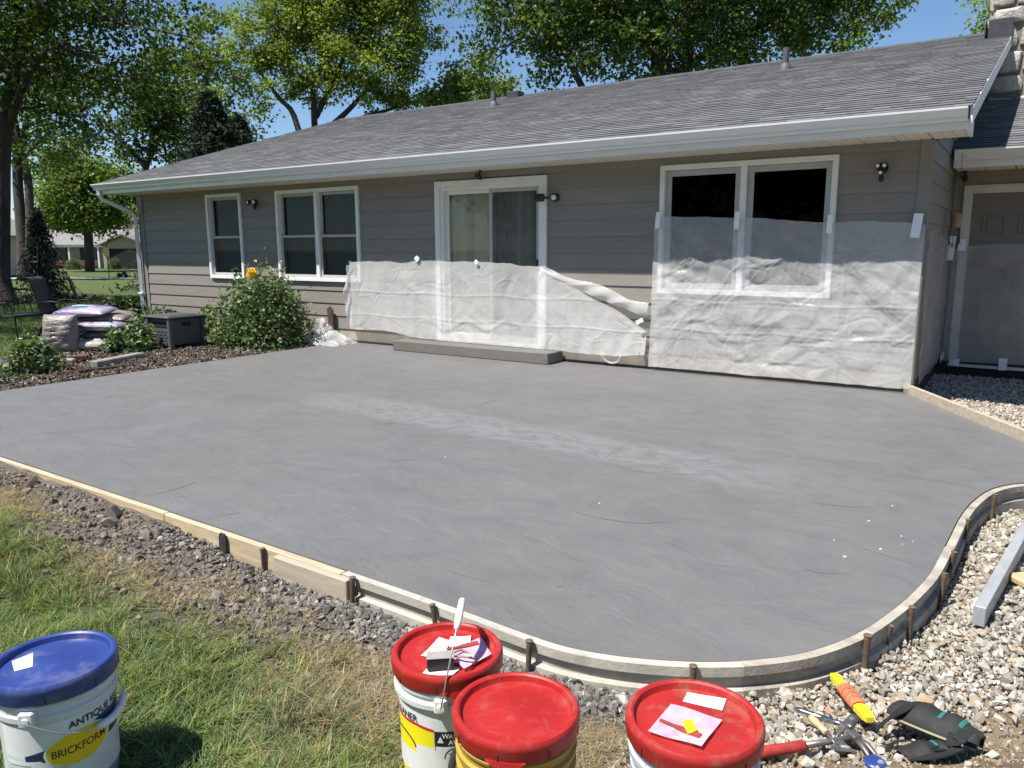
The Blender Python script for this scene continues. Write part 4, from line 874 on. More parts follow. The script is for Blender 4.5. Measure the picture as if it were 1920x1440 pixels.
lamp('wall_light','black spot light with round white lens beside the sliding door',-5.20,2.12,'spot')
lamp('flood_light','black flood light with three white bulbs beside the twin window',-1.36,2.27,'triple').scale=(.85,.85,.85)
c1=lamp('security_camera','small black camera under the soffit above the sliding door',-6.36,2.49,'cam'); c1.location.y=-.09
c2=lamp('security_camera','small black camera under the entry soffit by the corner',-.80,2.355,'cam'); c2.location.y=WY-.09
# wind chime
t=thing('wind_chime','wooden wind chime hanging in front of the entry corner','wind chime',(-.80,1.74,1.62))
bz=M('chime wood',(.32,.22,.12),.6,.2,20); br=M('chime metal',(.10,.085,.06),.5,.2,metal=.5)
mb=MB(); mb.tube([(0,0,.94),(0,0,.44)],.003,5); mb.tube([(0,0,.44),(-.06,0,.42),(.06,0,.42),(0,0,.44)],.003,5); mb.tube([(-.06,0,.42),(-.055,0,.20)],.002,4); mb.tube([(.06,0,.42),(.055,0,.20)],.002,4); obj('hanger',mb,br,t)
mb=MB(); mb.lathe([(0,.0),(.055,.0),(.055,.14),(.03,.17),(0,.17)],14,(0,0,.08)); obj('bell_body',mb,bz,t,angle=40)
for k,(dx,dl) in enumerate(((-.05,.16),(-.02,.18),(.02,.20),(.05,.14))):
    mb=MB(); mb.tube([(dx,0,.08),(dx,0,.08-dl)],.0025,5); mb.lathe([(0,-.05),(.010,-.04),(.008,0),(0,.0)],8,(dx,0,.08-dl)); obj('clapper',mb,br,t)
# spigot by the sheet
t=thing('hose_bib','small brass hose tap poking out under the plastic','tap',(-3.93,-.03,.22))
mb=MB(); mb.tube([(0,0,0),(0,-.07,0),(0,-.09,-.03)],.012,8); obj('spout',mb,br,t,smooth=True)
mb=MB(); mb.lathe([(0,0),(.028,.0),(.028,.008),(0,.01)],10,(0,-.05,.03)); obj('handle',mb,M('red tap wheel',(.25,.06,.04),.5),t)
# ------------------------------------------------------------------ pails
def onz(px,py,z):
    d=fwd+rg2*((px-960)/F_PX)+up2*((720-py)/F_PX); return CAM+d*((z-CAM.z)/d.z)
def plastic(name,col,dirtcol=(.45,.38,.3),dirt=.35,rough=.42,dscale=6):
    return M(name,col,rough,.07,5,.10,90,dirt=dirt,dirtcol=dirtcol,dscale=dscale,bdist=.002)
wpail=plastic('white pail plastic',(.60,.63,.66),(.22,.26,.38),.85,.38,6); wpail2=plastic('dusty white pail plastic',(.70,.71,.70),(.5,.47,.42),.3)
wpail3=plastic('blue stained pail plastic',(.50,.54,.60),(.12,.16,.27),.75,.45,4)
ypail=plastic('ochre pail plastic',(.42,.27,.04),(.27,.21,.12),.75,.5,5); bluelid=plastic('blue lid plastic',(.026,.050,.22),(.17,.18,.235),.8,.38,7); redlid=plastic('red lid plastic',(.36,.016,.014),(.40,.14,.11),.38,.42,18)
redlid2=plastic('dusty red lid plastic',(.36,.018,.016),(.28,.17,.12),.7,.5,14); wire=M('bail wire',(.55,.55,.55),.35,.1,metal=.8); gripw=plastic('white grip',(.75,.75,.77)); ink=M('black ink',(.015,.015,.02),.5,.05)
navy=M('navy print',(.02,.03,.10),.45,.15,6); paper=M('white label print',(.74,.76,.78),.55,.04); yel=M('yellow label print',(.80,.56,.015),.45,.05); limey=M('bright yellow label',(.86,.74,.015),.45,.05); redp=M('red print',(.55,.03,.03),.45,.05)
def rad(z): return .1305+.0165*z/.35
def wrap(poly_pts,th0,lift):   # (u,z) points in metres -> on the pail wall, th0 = bearing of u=0
    out=[]
    for u,z in poly_pts:
        r=rad(z)+lift; a=th0+u/.14; out.append((r*math.cos(a),r*math.sin(a),z))
    return out
def strip(lo,hi,u0,u1,th0,lift,n=40,mat=None,parent=None,name='label'):
    V=[];F=[]
    for i in range(n+1):
        u=u0+(u1-u0)*i/n; a,b=lo(u),hi(u)
        for k in range(4): V.append((u,a+(b-a)*k/3))
    for i in range(n):
        for k in range(3): F.append((i*4+k,(i+1)*4+k,(i+1)*4+k+1,i*4+k+1))
    mb=MB(); mb.add(wrap(V,th0,lift),F); return obj(name,mb,mat,parent,smooth=True,fix=False)
def rect(u0,u1,z0,z1,*a,**k): return strip(lambda u:z0,lambda u:z1,u0,u1,*a,**k)
def textmesh(txt,size,bold=0.0,shear=0.0):
    cu=bpy.data.curves.new('lettering','FONT'); cu.body=txt; cu.size=size; cu.align_x='CENTER'; cu.resolution_u=3; cu.offset=bold; cu.shear=shear
    o=bpy.data.objects.new('lettering',cu); COL.objects.link(o); dg=bpy.context.evaluated_depsgraph_get(); me=bpy.data.meshes.new_from_object(o.evaluated_get(dg)); bpy.data.objects.remove(o); return me
def lettering(txt,size,u,z,th0,lift,mat,parent,bold=0.0,rise=0.0,arc=0.0,sq=1.0):
    me=textmesh(txt,size,bold); P=[]
    for v in me.vertices:
        x=v.co.x*sq; P.append((u+x,z+v.co.y+rise*x+arc*x*x))
    for v,p in zip(me.vertices,wrap(P,th0,lift)): v.co=p
    me.materials.clear(); me.materials.append(mat); o=link(bpy.data.objects.new('lettering',me)); o.parent=parent; return o
def pail(label,x,y,rot,body,lid,ribs,lug=None,bail=None,lift=0.0,tilt=(0,0),tab=None):
    z=float(ground_h(np.array([x]),np.array([y]))[0])+lift
    t=thing('pail',label,'bucket',(x,y,z),group='five gallon pails in front of the slab'); t.rotation_euler=(tilt[0],tilt[1],0)
    pr=[(.122,0),(.1295,.004),(.1305,.012)]; zz=.02
    for (za,zb,ex) in ribs: pr+=[(rad(za),za),(rad(za)+ex,za+.003),(rad(zb)+ex,zb-.004),(rad(zb)+.001,zb)]
    pr+=[(rad(.345),.345),(.140,.346),(.138,.05)]
    mb=MB(); mb.lathe(pr,64,closed=True); mb.f.append(tuple(range(63,-1,-1))); mb.mi.append(0); bo=obj('pail_body',mb,body,t,angle=30)
    mb=MB(); mb.lathe([(.1485,.318),(.1555,.316),(.1580,.322),(.1585,.345),(.1600,.350),(.1590,.360),(.1540,.3665),(.1460,.3675),(.1405,.364),(.1385,.354),(.1365,.3490),(.1340,.3480),(.1000,.3480),(.0950,.3492),(.0250,.3492),(.0180,.3520),(.0060,.3520),(.0,.3512)],72); ld=obj('lid',mb,lid,t,angle=32)
    for k in range(8):
        a=rot+k*math.pi/4+.2; mb=MB(); mb.box(.1570,.1592,-.0016,.0016,.318,.338); mb.xf(Matrix.Rotation(a,4,'Z')); obj('slit',mb,ink,ld)
    if tab is not None:
        mb=MB(); V=[];n=14
        for i in range(n+1):
            a=tab-.30+.60*i/n; dz=.016*min(1,3.2*min(i/n,1-i/n))
            V+=[(.1600*math.cos(a),.1600*math.sin(a),.322),(.1625*math.cos(a),.1625*math.sin(a),.321-dz),(.1560*math.cos(a),.1560*math.sin(a),.321-dz),(.1540*math.cos(a),.1540*math.sin(a),.322)]
        F=[(i*4+j,(i+1)*4+j,(i+1)*4+(j+1)%4,i*4+(j+1)%4) for i in range(n) for j in range(4)]+[(0,1,2,3),(n*4+3,n*4+2,n*4+1,n*4)]
        mb.add(V,F); obj('pull_tab',mb,lid,ld)
    if lug is not None:
        for s in (0,math.pi):
            mb=MB(); mb.box(.138,.163,-.019,.019,.262,.302,.004); mb.lathe([(.010,0),(.010,.006),(.0,.007)],12); nv=26
            q=mb.v[-36:]; mb.v[-36:]=[(.163+zq,xq,.280+yq) for xq,yq,zq in q]
            mb.xf(Matrix.Rotation(lug+s,4,'Z')); obj('lug',mb,body if body is not ypail else ypail,bo)
        R,beta,gl=bail; A=Vector((math.cos(lug),math.sin(lug),0)); B=Vector((-math.sin(lug),math.cos(lug),0)); O=Vector((0,0,.280)); D=B*math.cos(beta)-Vector((0,0,1))*math.sin(beta)
        pts=[O+A*.166]; N=24
        for k in range(N+1):
            f=math.pi*k/N; pts.append(O+A*(.168*math.cos(f))+D*(R*math.sin(f)**.8))
        mb=MB(); mb.tube(pts,.0022,6); bl=obj('bail',mb,wire,t,smooth=True)
        g=[p for p in pts[1:] if True]; mid=N//2; mb=MB(); mb.tube([g[k] for k in range(mid-4,mid+5)],[.007,.0105,.011,.0105,.0105,.0105,.011,.0105,.007],10); obj('grip',mb,gl,bl,smooth=True)
    return t,bo,ld
TOP=.3498
R3=[(.300,.312,.004),(.270,.292,.007),(.232,.250,.004)]
R3b=[(.296,.312,.006),(.262,.284,.010)]
d2r=math.radians
# blue lid
p1_,b1,l1=pail('white pail with scuffed blue lid and yellow oval label on the grass',-2.125,-7.890,0,wpail,bluelid,[(.298,.312,.004),(.262,.284,.006)],d2r(-51),(.175,.50,gripw),.015)
TH=d2r(-21)
rect(-.165,.26,.02,.255,TH,.0006,60,paper,b1,'label')
strip(lambda u:max(.02,.150-.10*abs(min(0,u+.02))*4),lambda u:.195+.30*u if u<.10 else .225,-.10,.25,TH,.0012,50,navy,b1,'swoosh')
rect(-.163,-.060,.02,.150,TH,.0014,20,paper,b1,'data_panel')
strip(lambda u:.020,lambda u:.105+.16*u,-.055,.25,TH,.0016,40,M('smeared blue print',(.17,.22,.36),.5,.5,9,dirt=.9,dirtcol=(.04,.06,.16),dscale=5),b1,'picture_panel')
ov=lambda s:(lambda u:.165+.06*u+s*.047*math.sqrt(max(0,1-((u-.035)/.082)**2)))
ovo=lambda s:(lambda u:.165+.06*u+s*.052*math.sqrt(max(0,1-((u-.035)/.088)**2)))
strip(ovo(-1),ovo(1),-.0529,.1229,TH,.0020,48,paper,b1,'oval_border'); strip(ov(-1),ov(1),-.0469,.1169,TH,.0026,48,yel,b1,'oval_logo')
lettering('BRICKFORM',.030,.035,.156,TH,.0032,ink,b1,.0003,.06,0,.86)
lettering('ANTIQUE RELEASE',.0285,.120,.229,TH,.0030,ink,b1,.0006,.03,0,.92)
for i in range(4): rect(-.15,-.15+random.uniform(.05,.08),.135-.011*i,.138-.011*i,TH,.0020,6,M('grey ink',(.25,.26,.3),.6),b1,'text_line')
for i in range(17):
    u=-.148+i*.0046; rect(u,u+random.choice((.0012,.0022,.003)),.030,.062,TH,.0020,1,ink,b1,'barcode_bar')
lettering('N 476 0-01',.011,-.110,.085,TH,.0020,ink,b1)
rect(-.163,-.060,.070,.078,TH,.0018,12,navy,b1,'rule')
for i in range(5): rect(.0,.0+random.uniform(.06,.11),.028+.012*i,.0305+.012*i,TH,.0022,8,paper,b1,'text_line')
def flat_quad(name,label,cat,P,mat,lift=.0008,curl=.002,parent=None,n=8,th=.0006,group=None):
    """thin sheet through four corner points"""
    P=[Vector(p) for p in P]; V=[];ph=random.random()*6
    for i in range(n+1):
        for j in range(n+1):
            a,b=i/n,j/n; p=P[0]*(1-a)*(1-b)+P[1]*a*(1-b)+P[2]*a*b+P[3]*(1-a)*b
            V.append((p.x,p.y,p.z+lift+curl*(.5+.5*math.sin(5*a+ph)*math.sin(4*b+1+ph))))
    k=(n+1)**2; V2=V+[(x,y,z-th) for x,y,z in V]; F=[]
    for i in range(n):
        for j in range(n):
            q=i*(n+1)+j; F.append((q,q+n+1,q+n+2,q+1)); F.append((k+q,k+q+1,k+q+n+2,k+q+n+1))
    rim=[i*(n+1) for i in range(n+1)]+[n*(n+1)+j for j in range(1,n+1)]+[i*(n+1)+n for i in range(n-1,-1,-1)]+[j for j in range(n-1,0,-1)]
    for i in range(len(rim)): a,b=rim[i],rim[(i+1)%len(rim)]; F.append((a,b,k+b,k+a))
    c=sum(P,Vector())/4; mb=MB(); mb.add([(x-c.x,y-c.y,z-c.z) for x,y,z in V2],F); o=obj(name,mb,mat,parent,smooth=False,loc=c)
    if parent is None: tag(o,label,cat,group)
    return o
def quad_px(cs,z): return [onz(px,py,z) for px,py in cs]
def printmat(name,base,inkc,scale,rot):
    m,nt,b=newmat(name); mp=nt.nodes.new('ShaderNodeMapping'); mp.inputs['Rotation'].default_value=(0,0,rot); nt.links.new(coord(nt),mp.inputs[0])
    w=nt.nodes.new('ShaderNodeTexWave'); w.inputs['Scale'].default_value=scale; w.bands_direction='Y'; nt.links.new(mp.outputs[0],w.inputs[0])
    f=math_(nt,'MULTIPLY',ramp(nt,w.outputs[1],[(.62,g3(0)),(.72,g3(1))]),ramp(nt,noise(nt,260,2,.5,mp.outputs[0]),[(.46,g3(0)),(.54,g3(.8))]))
    nt.links.new(mixc(nt,f,base,inkc),b.inputs['Base Color']); b.inputs['Roughness'].default_value=.6; return m
pm1=printmat('printed paper',(.80,.80,.78),(.2,.22,.28),62,.5)
bz1=p1_.location.z
o=flat_quad('sticker','','',[(Vector(q)-Vector((p1_.location.x,p1_.location.y,p1_.location.z))) for q in quad_px([(22,1240),(62,1224),(61,1250),(27,1259)],bz1+TOP)],printmat('lid sticker print',(.74,.76,.78),(.3,.32,.4),75,2.0),.0006,.0,parent=l1)
# rear red lid
p2_,b2,l2=pail('white pail with red lid carrying papers and a black sanding block',-1.290,-7.215,.3,wpail2,redlid,R3b,d2r(-58),(.215,d2r(-79),gripw),.0,(0,0),d2r(-40))
TH=d2r(-81); rect(-.19,.20,.02,.235,TH,.0006,60,paper,b2,'label')
strip(lambda u:.02,lambda u:.200-.55*max(0,u+.02)**1.0*.28-.4*min(0,u+.02)*0,-.18,.032,TH,.0013,40,limey,b2,'yellow_panel')
strip(lambda u:.200-.154*max(0,u+.02),lambda u:.209-.154*max(0,u+.02),-.18,.032,TH,.0015,40,redp,b2,'red_rule')
lettering('CLEANER',.030,-.074,.212,TH,.0022,ink,b2,.0004,0,0,.9)
ov2=lambda s:(lambda u:.120+s*.046*math.sqrt(max(0,1-((u+.085)/.062)**2))); ov3=lambda s:(lambda u:.120+s*.041*math.sqrt(max(0,1-((u+.085)/.057)**2)))
strip(ov2(-1),ov2(1),-.1469,-.0231,TH,.0018,30,ink,b2,'oval_border'); strip(ov3(-1),ov3(1),-.1419,-.0281,TH,.0024,30,limey,b2,'oval_logo')
rect(.034,.150,.012,.196,TH,.0016,20,ink,b2,'warning_panel'); rect(.0365,.1475,.014,.150,TH,.0022,20,paper,b2,'warning_text_panel')
lettering('WARNING',.021,.098,.176,TH,.0024,paper,b2,.0004,0,0,.85); lettering('AVISO',.021,.098,.156,TH,.0024,paper,b2,.0004,0,0,.9)
strip(lambda u:.162,lambda u:.162+max(0,.020-abs(u-.050)*2.2),.0415,.0585,TH,.0024,12,paper,b2,'warning_triangle')
ring=lambda s,r:(lambda u:.113+s*math.sqrt(max(0,r*r-(u-.092)**2)))
strip(ring(-1,.033),ring(1,.033),.0591,.1249,TH,.0026,30,ink,b2,'prohibition_ring'); strip(ring(-1,.029),ring(1,.029),.0631,.1209,TH,.0032,30,paper,b2,'prohibition_field')
strip(lambda u:.113-.9*(u-.092)-.002,lambda u:.113-.9*(u-.092)+.002,.072,.112,TH,.0042,12,ink,b2,'prohibition_bar')
rect(.080,.106,.098,.108,TH,.0038,6,ink,b2,'pail_symbol'); strip(lambda u:.113,lambda u:.113+.018*math.sin((u-.078)/.030*math.pi)**.6 if .078<u<.108 else .113,.078,.108,TH,.0038,12,ink,b2,'child_symbol')
for i in range(6): rect(.044,.044+random.uniform(.06,.095),.073-.010*i,.0765-.010*i,TH,.0030,8,ink,b2,'text_line')
z2=p2_.location.z+TOP
GPAP='papers lying on the rear red lid'
flat_quad('paper_slip','white printed slip beside the sanding block on the rear red lid','paper',quad_px([(823,1197),(847,1202),(826,1237),(789,1231)],z2),pm1,.001,.004,group=GPAP)
flat_quad('paper_slip','small blank white slip at the back of the papers on the red lid','paper',quad_px([(844,1198),(883,1194),(882,1213),(842,1216)],z2),M('cream paper',(.78,.76,.70),.7),.0035,.004,group=GPAP)
flat_quad('paper_slip','torn printed slip under the black sanding block','paper',quad_px([(806,1250),(866,1252),(846,1270),(786,1268)],z2),pm1,.001,.003,group=GPAP)
def bagm(name,col,opac):
    m,nt,b=newmat(name); b.inputs['Base Color'].default_value=(*col,1); b.inputs['Roughness'].default_value=.2
    tr=nt.nodes.new('ShaderNodeBsdfTransparent'); mx=nt.nodes.new('ShaderNodeMixShader'); n=noise(nt,30,4,.6,coord(nt)); nt.links.new(ramp(nt,n,[(.35,g3(opac-.2)),(.7,g3(opac+.25))]),mx.inputs[0])
    nt.links.new(tr.outputs[0],mx.inputs[1]); nt.links.new(b.outputs[0],mx.inputs[2]); nt.links.new(mx.outputs[0],nt.nodes['Material Output'].inputs['Surface']); bump(nt,b,noise(nt,70,4,.7,coord(nt)),.6,.004); return m
pinkb=bagm('pink clear bag',(.84,.58,.74),.55)
brush=M('red brown grip',(.30,.055,.04),.5,.2,40)
def zipbag(label,cs,z,toolpts,w0,w1):
    Q=quad_px(cs,z); c=sum(Q,Vector())/4; t=thing('zip_bag',label,'plastic bag',c); loc=[q-c for q in Q]
    flat_quad('bag_film','','',loc,pinkb,.006,.005,parent=t)
    a,b=onz(*toolpts[0],z)-c,onz(*toolpts[1],z)-c; d=(b-a); nrm=Vector((-d.y,d.x,0)).normalized(); mb=MB(); V=[]
    for f,w in ((0,w0),(.35,w0*1.2),(.62,w1),(.97,w1*1.05),(1,w1*.8)): V+=[a+d*f+nrm*w,a+d*f-nrm*w]
    k=len(V); VV=[(p.x,p.y,.0075) for p in V]+[(p.x,p.y,.012) for p in V]; n=k//2
    F=[]
    for i in range(n-1): F+=[(2*i,2*i+1,2*i+3,2*i+2),(k+2*i,k+2*i+2,k+2*i+3,k+2*i+1),(2*i,2*i+2,k+2*i+2,k+2*i),(2*i+1,k+2*i+1,k+2*i+3,2*i+3)]
    F+=[(0,k,k+1,1),(k-2,k-1,2*k-1,2*k-2)]; mb.add(VV,F); obj('comb_tool',mb,brush,t)
    return t,c
zipbag('pink zip bag with a red brown tool on the rear red lid',[(902,1200),(922,1231),(870,1259),(835,1224)],z2+.002,((838,1224),(897,1211)),.004,.009)
a,b_=onz(799,1261,z2),onz(850,1258,z2); d=(b_-a); ang=math.atan2(d.y,d.x)
t=thing('sanding_block','black rubber block with a dusty pale top on the rear red lid','block',(a+b_)/2+Vector((-.008,.014,.004)),ang)
mb=MB(); mb.box(-d.length/2,d.length/2,-.019,.019,0,.034,.003); obj('block_body',mb,blackp,t)
mb=MB(); mb.box(-d.length/2-.001,d.length/2+.001,-.020,.020,.0345,.0385,.0015); obj('pad',mb,M('grey abrasive pad',(.30,.28,.26),.9,.2,90),t)
c=onz(872,1231,z2+.015); mb=MB(); mb.tube([(.034*math.cos(k*.36-2.2),.024*math.sin(k*.36-2.2),.004+.010*math.sin(k*.5)) for k in range(14)]+[(-.035,-.035,.01)],.0036,8); tag(obj('cord_loop',mb,M('grey brown cord',(.27,.22,.20),.7),smooth=True,loc=c),'bent loop of grey cord lying on the rear red lid','cord')
# ochre pail
p3_,b3,l3=pail('ochre yellow pail with bare red lid beside the rear pail',-.968,-7.345,.9,ypail,redlid,[(.296,.310,.007),(.258,.278,.009),(.212,.236,.010),(.168,.190,.009)],d2r(125),(.185,d2r(28),blackp),.0,(0,0),d2r(-66))
# pail with stained body
p4_,b4,l4=pail('blue stained white pail with dusty red lid on the gravel',-.560,-7.205,.15,wpail3,redlid2,R3,d2r(-20),(.185,d2r(35),gripw),.055)
z4=p4_.location.z+TOP
flat_quad('paper_label','white printed instruction label at the back of the dusty red lid','paper',quad_px([(1289,1299),(1362,1311),(1354,1333),(1280,1316)],z4),printmat('instruction print',(.82,.82,.82),(.2,.22,.28),70,.9),.001,.001)
zb,cb=zipbag('pink zip bag with yellow card and red brown tool on the dusty red lid',[(1258,1326),(1354,1354),(1315,1407),(1215,1376)],z4+.001,((1237,1357),(1314,1389)),.0035,.0095)
flat_quad('yellow_card','','',[q-cb for q in quad_px([(1279,1353),(1297,1348),(1308,1370),(1289,1376)],z4+.014)],limey,.0,.002,parent=zb)

# ------------------------------------------------------------------ tools on the gravel
steel=M('tool steel',(.22,.21,.20),.4,.25,30,metal=.7,dirt=.4,dirtcol=(.18,.14,.1)); chrome=M('chrome steel',(.62,.62,.63),.18,.08,metal=1.0); redrub=M('red rubber grip',(.36,.035,.03),.6,.25,20,dirt=.5,dirtcol=(.30,.18,.14),dscale=9); woodh=M('tool handle wood',(.50,.38,.22),.6,.2,6,stretch=(20,20,3))
def gz(p): return float(ground_h(np.array([p.x]),np.array([p.y]))[0])
def hammer(label,pa,pb,za,zb,grip,shaft,hlen,glen,gr=.017):
    a=onz(*pa,za); b=onz(*pb,zb); t=thing('hammer',label,'hammer',a); d=(b-a); L=d.length; dn=d.normalized(); sd=dn.cross(Vector((0,0,1))).normalized()
    P=lambda s,r=0,u=0: dn*s+sd*r+Vector((0,0,u))
    mb=MB(); mb.tube([P(0),P(.01),P(glen*.25),P(glen*.6),P(glen*.96),P(glen)],[gr*.6,gr*1.05,gr,gr*.92,gr,gr*.75],12); obj('grip',mb,grip,t,smooth=True)
    mb=MB(); mb.tube([P(glen*.9),P(L*.8),P(L)],[.0105,.0095,.010],10); obj('shaft',mb,shaft,t,smooth=True)
    mb=MB(); mb.box(-.016,.016,-.016,.016,-.018,.018,.004); mb.lathe([(.010,.0),(.010,.030),(.0165,.034),(.0165,.055),(.014,.058),(0,.058)],16)
    mb.xf(Matrix.Rotation(-math.pi/2,4,'X')); M_=Matrix((( dn.x,sd.x,0,dn.x*L),(dn.y,sd.y,0,dn.y*L),(dn.z,sd.z,1,dn.z*L),(0,0,0,1)))
    mb.xf(M_@Matrix.Rotation(math.pi,4,'X')); hd=obj('hammer_head',mb,steel,t,angle=35)
    for s in (-1,1):
        mb=MB(); pts=[P(L+s*.004,.012,0),P(L+s*.010,.045,.004),P(L+s*.012,.075,-.006),P(L+s*.012,.10,-.022)]; mb.tube(pts,[.010,.009,.007,.003],8); obj('claw',mb,steel,hd,smooth=True)
    return t
hammer('framing hammer with dirty red rubber grip lying beside the stained pail',(1418,1412),(1602,1383),-.0,-.015,redrub,steel,.1,.17,.018)
hammer('hammer with a polished steel handle on the gravel',(1490,1329),(1590,1362),-.03,-.02,chrome,chrome,.1,.10,.010)
a=onz(1519,1344,-.015); b_=onz(1550,1374,-.02); c_=onz(1562,1394,-.01); e_=onz(1606,1412,-.015); t=thing('trowel','pointing trowel with a worn wooden handle on the gravel','trowel',a)
mb=MB(); v1=b_-a; mb.tube([v1*0,v1*.04,v1*.3,v1*.7,v1*.95,v1],[.008,.012,.0125,.0105,.0115,.009],12); obj('handle',mb,woodh,t,smooth=True)
mb=MB(); mb.tube([v1*.97,(b_-a)*.5+(c_-a)*.5+Vector((0,0,.012)),c_-a+Vector((0,0,.006)),c_-a+(e_-c_)*.25],[.005,.0045,.004,.003],8); obj('neck',mb,steel,t,smooth=True)
d=(e_-c_); n_=Vector((-d.y,d.x,0)).normalized()*.030; mb=MB(); base=[c_-a-n_*.9,c_-a+d*.25-n_*1.1,e_-a,c_-a+d*.25+n_*1.1,c_-a+n_*.9]; k=len(base)
mb.add([(*p.xy,p.z+.001) for p in base]+[(*p.xy,p.z+.003) for p in base],[tuple(range(k-1,-1,-1)),tuple(range(k,2*k))]+[(i,(i+1)%k,k+(i+1)%k,k+i) for i in range(k)]); obj('blade',mb,steel,t)
# string winder
a=onz(1563,1266,-.045); b_=onz(1632,1350,-.03); t=thing('string_reel','yellow plastic winder wrapped in orange mason line on the gravel','string reel',a); d=b_-a; L=d.length; ang=math.atan2(d.y,d.x); t.rotation_euler=(0,-math.asin(d.z/L),ang)
yp=plastic('yellow winder plastic',(.82,.62,.02),(.5,.4,.1),.25); om=M('orange mason line',(.85,.20,.10),.7,.2,8,.5,150)
mb=MB(); mb.prism([(0,-.012),(.012,-.017),(.06,-.016),(.075,-.022),(.082,-.012),(L-.082,-.012),(L-.075,-.024),(L-.02,-.020),(L,-.012),(L,.012),(L-.02,.020),(L-.075,.024),(L-.082,.012),(.082,.012),(.075,.022),(.06,.016),(.012,.017),(0,.012)],'z',-.009,.009); obj('winder',mb,yp,t)
mb=MB(); mb.lathe([(.0105,.004),(.012,.012),(.0115,.055),(.008,.06)],10,closed=True); mb.xf(Matrix.Translation((.01,0,0))@Matrix.Rotation(math.pi/2,4,'Y')); obj('handle',mb,yp,t,smooth=True)
mb=MB(); pts=[];tn=34
for k in range(tn*10):
    f=k/(tn*10); an=k*2*math.pi/10; s=.086+(L-.172)*(.5-.5*math.cos(f*math.pi*5))*1.0; rr=.024+.004*math.sin(f*math.pi*5)
    pts.append((s,rr*.95*math.cos(an),rr*.75*math.sin(an)))
mb.tube(pts,.0022,5); mb.lathe([(.018,.086),(.0225,.10),(.0235,L-.10),(.018,L-.086)],16); q=mb.v[-64:]; mb.v[-64:]=[(z,x,y*.75) for x,y,z in q]; obj('line_winding',mb,om,t,smooth=True)
mb=MB()
for j in range(3): mb.tube([Vector(onz(1535+4*j,1316+3*j,-.045))-onz(1545,1325,-.05),Vector(onz(1548+3*j,1326+2*j,-.035))-onz(1545,1325,-.05),Vector(onz(1556+2*j,1338+j,-.045))-onz(1545,1325,-.05)],.0018,5)
tag(obj('twine_scrap',mb,om,loc=onz(1545,1325,-.05)),'scrap of orange and white twine on the gravel by the hammers','twine')
# knee pads
neo=M('black neoprene',(.016,.017,.018),.75,.3,14,.3,60,dirt=.3,dirtcol=(.10,.10,.095),dscale=8); teal=M('teal stitching band',(.02,.16,.13),.7,.2,30); tanp=M('tan piping',(.28,.25,.17),.7,.2); strapm=M('black webbing',(.012,.012,.013),.8,.3,30,dirt=.35,dirtcol=(.09,.09,.085),dscale=6)
def kneepad(label,p0,p1,z,wid,roll,seed):
    a=onz(*p0,z); b=onz(*p1,z); c=(a+b)/2; d=b-a; L=d.length; t=thing('knee_pad',label,'knee pad',c,math.atan2(d.y,d.x)); t.rotation_euler=(roll,0,math.atan2(d.y,d.x))
    n,m_=22,16; V=[];W=[]
    for i in range(n+1):
        s=i/n; x=(s-.5)*L; w=wid*(.72+.34*math.sin(math.pi*s)**.7)
        for j in range(m_+1):
            q=(j/m_-.5)*2; an=q*1.45; pad=.010*max(0,math.cos(q*1.6))**.5*math.sin(math.pi*s)**.5*(1+.5*math.cos(s*18))
            V.append((x+.006*math.sin(q*3+seed),w*math.sin(an)*.92,w*(math.cos(an)-.12)+pad*1.2)); W.append((x,w*.90*math.sin(an),w*.88*(math.cos(an)-.12)-.004))
    k=len(V); F=[]
    for i in range(n):
        for j in range(m_):
            p=i*(m_+1)+j; F+=[(p,p+m_+1,p+m_+2,p+1),(k+p,k+p+1,k+p+m_+2,k+p+m_+1)]
    for i in range(n): p=i*(m_+1); F+=[(p,k+p,k+p+m_+1,p+m_+1)]; p+=m_; F+=[(p,p+m_+1,k+p+m_+1,k+p)]
    for j in range(m_): F+=[(j,j+1,k+j+1,k+j)]; p=n*(m_+1)+j; F+=[(p,k+p,k+p+1,p+1)]
    mb=MB(); mb.add(V+W,F); sh=obj('pad_shell',mb,neo,t,smooth=True,angle=50)
    for e in (0,m_): mb=MB(); mb.tube([Vector(V[i*(m_+1)+e])*1.01 for i in range(n+1)],.0045,6); obj('piping',mb,tanp,t,smooth=True)
    for s0 in (.58,.80):
        V2=[];i=int(s0*n)
        for j in range(m_+1):
            for o in (0,1): q=Vector(V[(i+o)*(m_+1)+j]); V2.append(q+Vector((0,q.y,q.z)).normalized()*.0018)
        mb=MB(); mb.add(V2[8:26],[(2*j,2*j+1,2*j+3,2*j+2) for j in range(8)]); obj('teal_band',mb,teal,sh,smooth=True,fix=False)
    return t
def strap(parent_thing,pts,w,seed):
    P=[Vector(onz(px,py,z))-Vector(parent_thing.location) for px,py,z in pts]; Rz=Matrix.Rotation(-parent_thing.rotation_euler.z,4,'Z'); Rx=Matrix.Rotation(-parent_thing.rotation_euler.x,4,'X')
    C_=catmull([tuple(p) for p in P],6); V=[];n=len(C_)
    for i,p in enumerate(C_):
        p=Vector(p); tn=(Vector(C_[min(i+1,n-1)])-Vector(C_[max(i-1,0)])).normalized(); sd=tn.cross(Vector((.25*math.sin(i*.5+seed),.3,1))).normalized()*w/2; up_=sd.cross(tn).normalized()*.0022
        for q in (p-sd+up_,p+sd+up_,p+sd-up_,p-sd-up_): V.append(Rx@(Rz@q))
    F=[(i*4+j,i*4+(j+1)%4,(i+1)*4+(j+1)%4,(i+1)*4+j) for i in range(n-1) for j in range(4)]+[(0,1,2,3),((n-1)*4+3,(n-1)*4+2,(n-1)*4+1,(n-1)*4)]
    mb=MB(); mb.add(V,F); obj('strap',mb,strapm,parent_thing)
